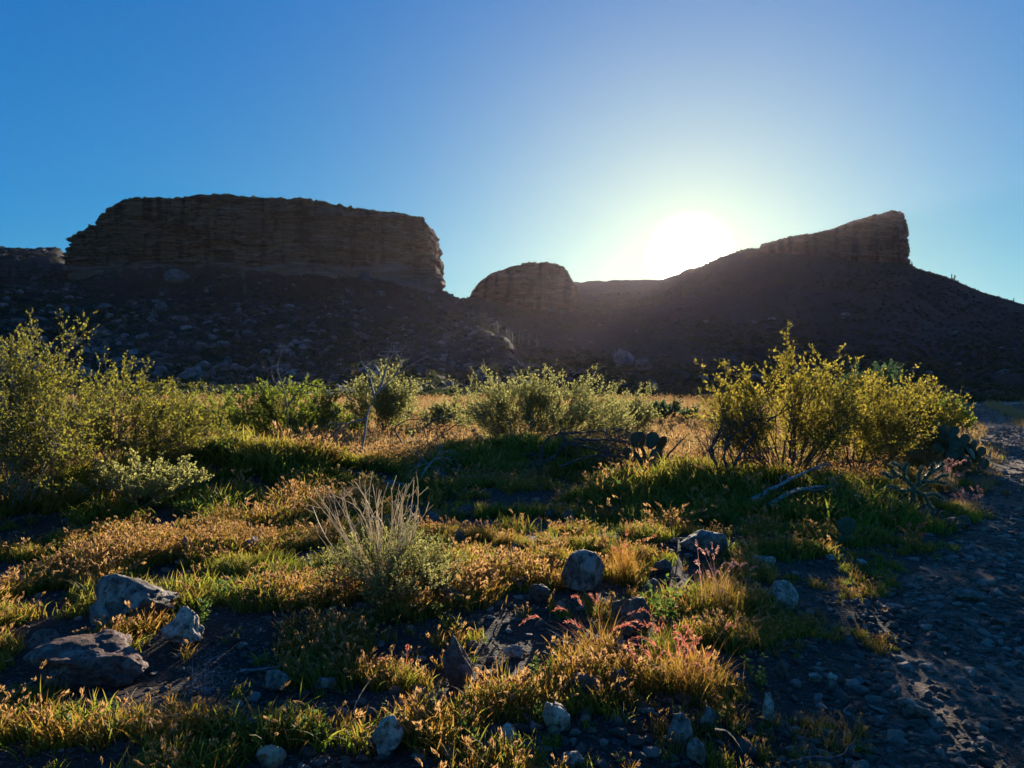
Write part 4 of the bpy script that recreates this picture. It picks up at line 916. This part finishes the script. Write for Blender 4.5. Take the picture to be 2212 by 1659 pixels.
for i, (px, py, hp, arms, lab, lo, hi) in enumerate(SG):
    saguaro(px, py, hp, arms, lab, find_d(px, py, lo, hi), 700 + i, 'saguaros on the slopes')

# ------------------------------------------------------------------ instanced ground cover
def scatter(name, P, rot, scl, idx, variants, material=None):
    me = bpy.data.meshes.new(name); me.vertices.add(len(P)); me.vertices.foreach_set('co', np.asarray(P, np.float32).ravel())
    a = me.attributes.new('rot', 'FLOAT_VECTOR', 'POINT'); a.data.foreach_set('vector', np.asarray(rot, np.float32).ravel())
    a = me.attributes.new('scl', 'FLOAT_VECTOR', 'POINT'); a.data.foreach_set('vector', np.asarray(scl, np.float32).ravel())
    a = me.attributes.new('idx', 'INT', 'POINT'); a.data.foreach_set('value', np.asarray(idx, np.int32))
    me.update(); ob = bpy.data.objects.new(name, me); COL.objects.link(ob); ob['kind'] = 'stuff'
    cl = bpy.data.collections.new(name + '_shapes')
    for i, m in enumerate(variants):
        o = bpy.data.objects.new('%s_shape_%02d' % (name, i), m); cl.objects.link(o)
    ng = bpy.data.node_groups.new(name, 'GeometryNodeTree')
    ng.interface.new_socket('Geometry', in_out='INPUT', socket_type='NodeSocketGeometry'); ng.interface.new_socket('Geometry', in_out='OUTPUT', socket_type='NodeSocketGeometry')
    n = ng.nodes; L = ng.links.new
    gi = n.new('NodeGroupInput'); go = n.new('NodeGroupOutput'); ip = n.new('GeometryNodeInstanceOnPoints'); ci = n.new('GeometryNodeCollectionInfo')
    ci.inputs['Collection'].default_value = cl; ci.inputs['Separate Children'].default_value = True; ci.inputs['Reset Children'].default_value = True
    def na(nm, ty):
        q = n.new('GeometryNodeInputNamedAttribute'); q.data_type = ty; q.inputs['Name'].default_value = nm; return q.outputs['Attribute']
    er = n.new('FunctionNodeEulerToRotation'); L(na('rot', 'FLOAT_VECTOR'), er.inputs[0])
    L(gi.outputs[0], ip.inputs['Points']); L(ci.outputs[0], ip.inputs['Instance']); ip.inputs['Pick Instance'].default_value = True
    L(na('idx', 'INT'), ip.inputs['Instance Index']); L(er.outputs[0], ip.inputs['Rotation']); L(na('scl', 'FLOAT_VECTOR'), ip.inputs['Scale']); L(ip.outputs[0], go.inputs[0])
    md = ob.modifiers.new('scatter', 'NODES'); md.node_group = ng
    return ob

def blades(rng, n, h, spread, bend, w, rings=5):
    ang = rng.uniform(0, 6.283, n); b = rng.uniform(.2, 1, n) * bend; hh = h * rng.uniform(.55, 1.1, n)
    base = np.stack([rng.normal(0, spread, n), rng.normal(0, spread, n), np.zeros(n)], -1)
    dirx = np.stack([np.cos(ang), np.sin(ang), np.zeros(n)], -1)
    t = np.linspace(0, 1, rings)
    C = base[:, None] + dirx[:, None] * (hh * b)[:, None, None] * (t ** 1.6)[None, :, None]
    C[..., 2] += hh[:, None] * (t - .35 * b[:, None] * t ** 2.4)
    sa = ang + rng.uniform(-1.2, 1.2, n) + math.pi / 2
    S = np.stack([np.cos(sa), np.sin(sa), np.zeros(n)], -1)
    W = w * rng.uniform(.6, 1.2, n)[:, None] * np.array([.8, 1, .85, .55, .06][:rings])[None]
    V = np.stack([C - S[:, None] * W[..., None], C + S[:, None] * W[..., None]], 2)
    i = np.arange(n * rings * 2).reshape(n, rings, 2)
    Q = np.stack([i[:, :-1, 0], i[:, :-1, 1], i[:, 1:, 1], i[:, 1:, 0]], -1).reshape(-1, 4)
    tt = np.broadcast_to(t[None, :, None], (n, rings, 2))
    return V.reshape(-1, 3), Q, tt.ravel(), C
def plume(rng, C, n, L, W, droopd=.5, spikes=7, fan=.24):
    """narrow brush-like heads that run on from the tips of stalks C"""
    i = rng.choice(len(C), n, replace=False); p = C[i, -1]; d = norm(C[i, -1] - C[i, -2])
    Vs, Qs, k = [], [], 0
    for j in range(spikes):
        u = j / max(1, spikes - 1)
        c = p + d * L * .6 * u; c[:, 2] -= droopd * L * .5 * u * u
        D = norm(d + rng.normal(size=d.shape) * fan); v, q = leaves(c, D, np.full(n, L * .5) * rng.uniform(.7, 1.2, n), np.full(n, W), rng)
        Vs.append(v); Qs.append(q + k); k += len(v)
    return np.concatenate(Vs), np.concatenate(Qs)
def tuft_mesh(rng, name, nb, h, spread, bend, w, mb, heads=0, mh=None, hl=.05, hw=.006, stalks=0, stalk_h=1.3):
    v, q, t, C = blades(rng, nb, h, spread, bend, w); a = [v]; Q_ = [q]; tt = [t]; n = len(v); mi = [np.zeros(len(q), int)]
    if stalks:
        v2, q2, t2, C2 = blades(rng, stalks, h * stalk_h, spread * .8, bend * .7, w * .4); a.append(v2); Q_.append(q2 + n); n += len(v2); tt.append(t2); mi.append(np.zeros(len(q2), int)); C = C2
    if heads:
        v3, q3 = plume(rng, C, min(heads, len(C)), hl, hw); a.append(v3); Q_.append(q3 + n); tt.append(np.ones(len(v3))); mi.append(np.ones(len(q3), int))
    return make_mesh(name, np.concatenate(a), [np.concatenate(Q_)], [mb] + ([mh] if mh else []), np.concatenate(mi), False, {'t': np.concatenate(tt)})
def forb_mesh(rng, name, n, h, leaf, m):
    ang = rng.uniform(0, 6.28, n); L = h * rng.uniform(.5, 1.1, n)
    p2 = np.stack([np.cos(ang) * L * .5, np.sin(ang) * L * .5, L], -1); p0 = p2 * .05; p0[:, 2] = 0; S = bez(p0, p2 * np.array([.7, .7, .5]), p2, 5)
    v, q = tubes(S, np.full((n, 5), .0012), 3); k = 11; idx = np.repeat(np.arange(n), k); c, d = sample(S, idx, rng.uniform(.15, 1, n * k))
    D = norm(rng.normal(size=c.shape) * np.array([1, 1, .5]) + np.array([0, 0, .4])); v2, q2 = leaves(c, D, leaf * rng.uniform(.6, 1.3, n * k), leaf * .32 * rng.uniform(.7, 1.2, n * k), rng)
    return make_mesh(name, np.concatenate([v, v2]), [np.concatenate([q, q2 + len(v)])], [m], None, False)
rg = np.random.default_rng(12)
GV = []
for j in range(5): GV.append(tuft_mesh(rg, 'tuft_a', 22, .13, .034, .8, .0042, M_grassO, 3, M_head, .050, .0052, 6, 1.1))       # 0-4 dry with heads
for j in range(4): GV.append(tuft_mesh(rg, 'tuft_b', 28, .13, .038, .9, .0040, M_grassG))                                         # 5-8 green
for j in range(4): GV.append(forb_mesh(rg, 'forb', 6, .10, .020, M_weed))                                                          # 9-12 leafy weeds
for j in range(3): GV.append(tuft_mesh(rg, 'tuft_c', 20, .17, .04, .6, .0045, M_grassP, 4, M_head, .05, .006, 7, 1.1))          # 13-15 pale meadow
def litter_mesh(rng):
    n = 7; c = np.stack([rng.normal(0, .05, n), rng.normal(0, .05, n), rng.uniform(.002, .012, n)], -1); an = rng.uniform(0, 6.28, n)
    d = np.stack([np.cos(an), np.sin(an), rng.normal(0, .1, n)], -1) * rng.uniform(.02, .07, (n, 1)); m = c + rng.normal(0, .006, (n, 3)); m[:, 2] = np.abs(m[:, 2])
    v, q = tubes(bez(c - d, m, c + d, 4), np.full((n, 4), .0011) * rng.uniform(.7, 1.8, (n, 1)), 3); return make_mesh('litter', v, [q], [M_stem])
GREEN = [(-4.2, 11.3, 2.3, 1.0), (-5.2, 9.6, 1.6, .7), (0.1, 13.6, 2.2, 1.1), (2.6, 10.0, 1.4, .8), (4.2, 9.0, 1.6, 1.2), (-1.4, 6.0, 1.2, .5), (-2.6, 5.2, .8, .4), (5.5, 8.6, 1.1, .8), (6.1, 7.9, .9, .5), (1.9, 9.9, .9, .5)]
BARE = [(-.6, 3.2, .9, .4, .4), (-.6, 8.6, 1.3, .7, .9), (.6, 8.8, 1.2, .6, .9), (.2, 4.0, .9, .5, .3), (-1.6, 4.0, .8, .45, .3), (-3.3, 7.4, .9, .35, .6), (1.0, 3.3, .6, .5, .5), (2.4, 5.6, .6, .5, .5), (1.9, 4.6, .5, .7, .5)]
def field(x, y, L):
    s = np.zeros(x.shape)
    for m in L:
        s = np.maximum(s, np.exp(-(((x - m[0]) / m[2]) ** 2 + ((y - m[1]) / m[3]) ** 2)) * (m[4] if len(m) > 4 else 1))
    return s
def ring(n, y0, y1, seed, pw=1.0):
    r = np.random.default_rng(seed); u = r.uniform(0, 1, n) ** pw; y = y0 + (y1 - y0) * u; hwid = y * .74 + .7
    x = r.uniform(-1, 1, n) * hwid; return x, y, r
def grow(n, y0, y1, seed, size, dens=1.0, far=False):
    x, y, r = ring(n, y0, y1, seed, .75)
    rd = road_dist(x, y) - ROADW - road_edge_noise(x, y)
    pat = .6 * fbm(x / .9, y / .7, 0, 3, 61) + .8 * vnoise(x / .34, y / .30, 0, 64); gr = field(x, y, GREEN); ba = field(x, y, BARE)
    keep = (r.uniform(0, 1, n) < np.clip(.40 + 2.0 * pat + gr * 1.0 - ba * 1.3, .02, 1) * dens) & (r.uniform(0, 1, n) < np.clip(rd / .9 + .05, 0, 1) ** .7) & (rd > .02)
    keep |= (rd + ROADW + road_edge_noise(x, y) < .45) & (y > 18) & (r.uniform(0, 1, n) < .8)
    for a, b, c in RX:
        if c > .05: keep &= ((x - a) ** 2 + ((y - b) * 1.2) ** 2 > (c * 1.05) ** 2)
    x, y, pat, gr, rd = x[keep], y[keep], pat[keep], gr[keep], rd[keep]; m = len(x); z = H(x, y)
    u = r.uniform(0, 1, m) ; g2 = vnoise(x / 1.1, y / 1.1, 0, 66)
    kind = np.where(u < np.clip(.46 + .9 * gr + .3 * g2, 0, .95), 1, 0); kind = np.where(r.uniform(0, 1, m) < .10 + .35 * (g2 > .45), 2, kind)
    gold = (y > 13) & (gr < .25) & (kind != 2); kind = np.where(gold & (r.uniform(0, 1, m) < sstep(12, 19, y)), 3, kind)
    idx = np.where(kind == 0, r.integers(0, 5, m), np.where(kind == 1, r.integers(5, 9, m), np.where(kind == 2, r.integers(9, 13, m), r.integers(13, 16, m))))
    s = size * r.uniform(.55, 1.25, m) * (1 + .55 * np.clip(pat, -.6, .9)) * np.where(rd < .8, .6, 1) * (1 + .8 * gr)
    rot = np.stack([r.normal(0, .12, m), r.normal(0, .12, m), r.uniform(0, 6.28, m)], -1)
    sc = np.stack([s * r.uniform(.9, 1.3, m), s * r.uniform(.9, 1.3, m), s], -1)
    return np.stack([x, y, z - .004], -1), rot, sc, idx
parts = [grow(21000, 2.2, 8.0, 71, .85), grow(24000, 8.0, 16.0, 72, 1.25), grow(24000, 16.0, 34.0, 73, 1.75), grow(16000, 34.0, 62.0, 74, 2.8)]
scatter('grass', *[np.concatenate([p[i] for p in parts]) for i in range(4)], GV)
print('grass tufts', sum(len(p[0]) for p in parts))

def long_plume(rng, C, n, L, hair, W, hairs=34, droop=.55, spread=.30):
    i = rng.choice(len(C), min(n, len(C)), replace=False); p = C[i, -1]; d = norm(C[i, -1] - C[i, -2]); n = len(i)
    LL = L * rng.uniform(.6, 1.15, (n, 1)); e = p + d * LL; e[:, 2] -= droop * LL[:, 0]; m = p + d * LL * .55; m[:, 2] += .02 * LL[:, 0]
    S = bez(p - d * .01, m, e, 9); idx = np.repeat(np.arange(n), hairs); t = rng.uniform(0, 1, n * hairs); c, dd = sample(S, idx, t)
    D = norm(dd + rng.normal(size=c.shape) * spread); h_ = hair * (1 - .6 * t) * rng.uniform(.7, 1.2, len(t))
    v, q = leaves(c, D, h_, np.full(len(t), W) * (1 - .4 * t), rng); v2, q2 = tubes(S, np.full((n, 9), .0007), 3)
    return np.concatenate([v, v2]), np.concatenate([q, q2 + len(v)])
x, y, r = ring(3200, 2.0, 14, 88, .8); k_ = road_dist(x, y) > ROADW; x, y = x[k_], y[k_]; m = len(x); s = r.uniform(.6, 1.5, m)
scatter('plant_litter', np.stack([x, y, H(x, y) + .002], -1), np.stack([np.zeros(m), np.zeros(m), r.uniform(0, 6.28, m)], -1), np.stack([s, s, s], -1), r.integers(0, 5, m), [litter_mesh(rg) for _ in range(5)])
# red and pink plumed grass clumps: one thing each
def clump(px, py, hpx, wpx, matb, math_, label, nb=160, heads=12, hl=.10, hw=.004, bend=.5, stalks=14, seed=0, sh=1.35):
    p = at(px, py); d = p.y; h = hpx / F * d; sp = wpx / F * d * .16; rng = np.random.default_rng(seed + 900)
    e = empty('grass_clump', p, label, 'grass clump', 'plumed grass clumps')
    v, q, t, C = blades(rng, nb, h * .72, sp, bend * 1.1, .0018)
    link('blades', make_mesh('blades', v, [q], [matb], attrs={'t': t}), e)
    v2, q2, t2, C2 = blades(rng, stalks, h * .95, sp * .8, bend, .0011)
    k = len(v2); v3, q3 = long_plume(rng, C2, heads, hl * 1.15, max(.024, hl * .26), hw * 1.5, 44)
    link('plumes', make_mesh('plumes', np.concatenate([v2, v3]), [np.concatenate([q2, q3 + k])], [math_], attrs={'t': np.ones(k + len(v3))}), e)
clump(1300, 1440, 165, 110, M_grassO, M_redhead, 'grass clump with red plumes arching left beside the big grey boulder', seed=1, bend=1.1, hl=.15, hw=.0016, stalks=16, heads=11)
clump(1490, 1500, 150, 190, M_grassO, M_redhead, 'widest brown grass clump, red plumes drooping to its right', nb=420, seed=2, bend=.8, stalks=20, heads=18, hl=.16, hw=.0016)
clump(1555, 1330, 150, 130, M_grassO, M_pinkhead, 'tall grass clump with pale pink seed heads below the smooth grey boulder', nb=240, seed=3, bend=.5, stalks=20, heads=18, hl=.09, hw=.0028)
clump(1350, 1262, 130, 80, M_grassO, M_redhead, 'orange upright grass tuft right behind the big grey boulder', nb=260, seed=4, bend=.45, stalks=10, heads=10, hl=.07, hw=.002)
clump(2045, 1062, 66, 80, M_grassP, M_pinkhead, 'fluffy pale pink grass clump beside the cholla at the track', nb=200, seed=5, bend=.5, stalks=40, heads=36, hl=.16, hw=.004)
clump(2090, 1105, 50, 90, M_grassP, M_pinkhead, 'low pink-brown grass clump on the track bank below the fluffy one', nb=160, seed=6, bend=.6, stalks=26, heads=22, hl=.13, hw=.004)
clump(1972, 1190, 70, 60, M_grassO, M_redhead, 'small reddish grass clump right of the near prickly pear', nb=120, seed=7, stalks=14, heads=12, hl=.11, hw=.003)
clump(2125, 1060, 50, 70, M_grassP, M_pinkhead, 'pale straw coloured grass clump touching the track edge, farthest right', nb=160, seed=8, stalks=20, heads=16, hl=.13, hw=.0035)
clump(1425, 1420, 90, 100, M_grassG, M_redhead, 'green grass clump right of the dark reddish boulder', nb=200, seed=9, stalks=6, heads=4, hl=.06, hw=.002)
clump(880, 1480, 80, 60, M_grassG, M_redhead, 'small green grass clump left of the reddish shard', nb=70, seed=10, stalks=4, heads=3, hl=.05, hw=.002)
# leafy weeds near the camera: one thing each
for i, (px, py, hpx, lab) in enumerate([(1060, 1650, 60, 'pale green leafy weed at the bottom edge, left of the lower centre pair'), (1112, 1655, 55, 'pale green leafy weed at the bottom edge, right of the lower centre pair'),
        (850, 1565, 45, 'small leafy weed above the orange stained rock'), (1165, 1480, 70, 'leafy weed just left of the smooth brown rock'), (1440, 1350, 90, 'tall bright green weed left of the pink seed heads'),
        (1530, 1590, 55, 'leafy weed with large leaves over the bottom stones'), (1180, 1570, 45, 'leafy weed behind the pale leaning rock'), (1640, 1490, 70, 'yellow-green weed right of the widest brown grass clump'),
        (430, 1360, 70, 'green leafy weed right of the large pale boulder'), (470, 1310, 60, 'bushy green weed in front of the dark half hidden rock')]):
    p = at(px, py); h = hpx / F * p.y; o = link('leafy_weed', forb_mesh(np.random.default_rng(50 + i), 'leafy_weed', 8, h, h * .16, M_weed), None, p); tag(o, lab, 'weed', 'leafy weeds in the foreground')

# ------------------------------------------------------------------ gravel
GS = []
for j in range(12):
    V_, T_ = rock_v(np.random.default_rng(160 + j), 2, 9, .10, .58, 80 + j); GS.append(make_mesh('gravel', V_, [T_], [(S_pale, S_grey, S_brn, S_grey)[j % 4]], smooth=False))
r = np.random.default_rng(5); n = 150000
y = 2.0 + 26 * r.uniform(0, 1, n) ** 1.6; y[:30000] = r.uniform(20, 62, 30000); x = r.uniform(-1, 1, n) * (y * .74 + .6); rd = road_dist(x, y)
on = rd < ROADW + .15; clus = np.clip(.65 + .9 * vnoise(x / .8, y / .8, 0, 90) + .35 * np.exp(-((rd - .35) / .7) ** 2), .05, 1)
keep = np.where(on, r.uniform(0, 1, n) < clus, r.uniform(0, 1, n) < (.10 + .5 * field(x, y, BARE)) * clus * 1.2)
x, y, rd, on = x[keep], y[keep], rd[keep], on[keep]; m = len(x)
s = (.007 + .032 * r.uniform(0, 1, m) ** 2.8) * (1 + .04 * y); s = np.minimum(s, .09); s = np.where(on, s * 1.0, s * .8)
scatter('gravel', np.stack([x, y, H(x, y) + s * .12], -1), np.stack([r.normal(0, .2, m), r.normal(0, .2, m), r.uniform(0, 6.28, m)], -1),
        np.stack([s * r.uniform(.9, 1.5, m), s * r.uniform(.7, 1.1, m), s * r.uniform(.45, .8, m)], -1), r.integers(0, 12, m), GS)
print('gravel', m)

# ------------------------------------------------------------------ scrub, rubble and boulders on the slopes
def scrub_mesh(rng, m, n=70):
    c = norm(rng.normal(size=(n, 3))) * rng.uniform(.3, 1, (n, 1)) ** .5; c[:, 2] = np.abs(c[:, 2]) * .8
    v, q = leaves(c * .8, norm(rng.normal(size=(n, 3)) + np.array([0, 0, .4])), rng.uniform(.35, .6, n), rng.uniform(.12, .22, n), rng)
    return make_mesh('scrub', v, [q], [m])
M_scrubD = leaf_mat('scrub_dark', (.018, .032, .010), (.042, .055, .018), .35); M_scrubG = leaf_mat('scrub_gold', (.05, .05, .018), (.09, .075, .03), .35)
S_hillp = stone_mat('hill_stone_pale', (.10, .095, .085), (.19, .18, .16), (.04, .038, .034), .05); S_hillb = stone_mat('hill_stone_brown', (.055, .045, .034), (.10, .08, .062), (.03, .025, .02), .05)
SV = [scrub_mesh(rg, M_scrubD) for _ in range(4)] + [scrub_mesh(rg, M_scrubG) for _ in range(3)]
RV = []
for j in range(6):
    V_, T_ = rock_v(np.random.default_rng(260 + j), 2, 8, .12, .68, 120 + j); RV.append(make_mesh('rubble', V_, [T_], [S_hillp if j % 2 else S_hillb]))
def slope_points(n, y0, y1, seed, pw=1.0):
    r = np.random.default_rng(seed); y = y0 + (y1 - y0) * r.uniform(0, 1, n) ** pw; x = r.uniform(-1, 1, n) * y * .80
    k = road_dist(x, y) > ROADW + 1.0; return x[k], y[k], r
x, y, r = slope_points(46000, 66, 560, 33, 1.1); m = len(x)
pat = fbm(x / 25, y / 25, 0, 3, 140); k = r.uniform(0, 1, m) < np.clip(.55 + pat * 1.2, .15, 1); x, y = x[k], y[k]; m = len(x)
s = r.uniform(.35, 1.15, m) * (.7 + y / 600) * np.where(y > 300, .8, 1); right = sstep(-20, 80, x - .1 * y)
idx = np.where(r.uniform(0, 1, m) < .25 + .3 * right, r.integers(4, 7, m), r.integers(0, 4, m))
scatter('slope_scrub', np.stack([x, y, H(x, y) - .1], -1), np.stack([r.normal(0, .1, m), r.normal(0, .1, m), r.uniform(0, 6.28, m)], -1), np.stack([s, s, s * r.uniform(.6, 1.1, m)], -1), idx, SV)
x, y, r = slope_points(26000, 75, 430, 34); m = len(x)
k = r.uniform(0, 1, m) < np.where(x / y < -.02, .9, .10) * np.clip(.5 + 1.3 * fbm(x / 18, y / 18, 0, 3, 150), .1, 1); x, y = x[k], y[k]; m = len(x)
s = (.28 + 1.5 * r.uniform(0, 1, m) ** 4) * (.3 + .7 * sstep(90, 150, y))
scatter('slope_rubble', np.stack([x, y, H(x, y) + s * .1], -1), np.stack([r.normal(0, .3, m), r.normal(0, .3, m), r.uniform(0, 6.28, m)], -1), np.stack([s * r.uniform(.9, 1.6, m), s * r.uniform(.7, 1.1, m), s * r.uniform(.5, .9, m)], -1), r.integers(0, 6, m), RV)
# small growth on the rims, seen against the sky
rp = []; r = np.random.default_rng(35)
for rim, Ht_ in ((rimL, 1), (rimM, 1), (rimR, 1)):
    mlen = len(rim); i = r.integers(0, mlen, 260 if rim is rimL else 110); c = rim.mean(0); u = r.uniform(.01, .12, (len(i), 1)); P = rim[i] * (1 - u) + c * u; P[:, 2] = rim[i][:, 2] + .1; rp.append(P)
P = np.concatenate(rp); m = len(P); s = r.uniform(.4, 1.2, m)
scatter('rim_scrub', P, np.stack([np.zeros(m), np.zeros(m), r.uniform(0, 6.28, m)], -1), np.stack([s, s, s], -1), r.integers(0, 4, m), SV)
# boulders on the slopes that stand out
BL = [(385, 610, 60, 34, 'pale jumbled boulder just under the left part of the mesa cliff'), (225, 668, 44, 22, 'wide pale boulder on the dark slope, farthest left'), (345, 668, 34, 20, 'pale boulder right of the widest left one on the dark slope'),
      (390, 695, 30, 16, 'flat pale boulder in the middle of the dark slope'), (268, 795, 46, 24, 'low boulder just above the tops of the left thicket'), (350, 752, 24, 18, 'small boulder on the dark slope above the left thicket'),
      (790, 606, 30, 26, 'rounded pale boulder at the foot of the mesa cliff, right part'), (490, 612, 40, 26, 'boulder pile beside the tall saguaro under the mesa'), (820, 640, 26, 14, 'small pale boulder below the right part of the mesa'),
      (912, 805, 28, 18, 'pale boulder above the leaning dead tree'), (885, 668, 20, 14, 'brownish boulder on the slope below the right end of the mesa'), (690, 745, 30, 16, 'boulder on the greenish slope left of centre'),
      (1112, 808, 60, 44, 'large rounded outcrop on the end of the spur, above the central bush'), (1105, 835, 70, 36, 'second outcrop below the large rounded one on the spur'), (1345, 790, 50, 46, 'pale reddish outcrop on the shaded slope under the sun'),
      (1390, 800, 40, 30, 'outcrop right of the pale reddish one on the shaded slope'), (1213, 680, 22, 16, 'boulder right under the small butte'), (1190, 672, 30, 14, 'flat boulder at the foot of the small butte, left of the other'),
      (1150, 797, 30, 14, 'pale boulder in the wash between spur and far slope'), (1160, 810, 24, 12, 'lowest pale boulder in the wash between spur and far slope')]
for i, (px, py, w, h, lab) in enumerate(BL):
    d = find_d(px, py, 100, 340 if px < 1100 else 430); X = (px - CX) / F * d; V_, T_ = rock_v(np.random.default_rng(300 + i), 4, 13, .22, .66, 200 + i)
    V_ = V_ * np.array([w / F * d * .5, w / F * d * .4, h / F * d * .6])
    o = link('boulder', make_mesh('boulder', V_, [T_], [S_hillp if 'pale' in lab else S_hillb], smooth=False), None, (X, d, float(H(np.array([X]), np.array([d]))[0]) + h / F * d * .25)); tag(o, lab, 'boulder', 'boulders on the slopes')

# ------------------------------------------------------------------ the haze
def haze():
    x0, x1, y0, y1, z0, z1 = -1700, 1700, -1700, 1700, -45, 150
    V = [(x, y, z) for x in (x0, x1) for y in (y0, y1) for z in (z0, z1)]
    Q = [(0, 1, 3, 2), (4, 6, 7, 5), (0, 4, 5, 1), (2, 3, 7, 6), (0, 2, 6, 4), (1, 5, 7, 3)]
    m, nt, N, K = mat('haze_air'); out = N('ShaderNodeOutputMaterial'); v = N('ShaderNodeVolumePrincipled')
    v.inputs['Color'].default_value = (.98, .82, .94, 1); v.inputs['Density'].default_value = .000024; v.inputs['Anisotropy'].default_value = .66
    K(v.outputs[0], out.inputs['Volume'])
    o = link('haze', make_mesh('haze', V, [np.array(Q)], [m])); o['kind'] = 'stuff'; return o
haze()
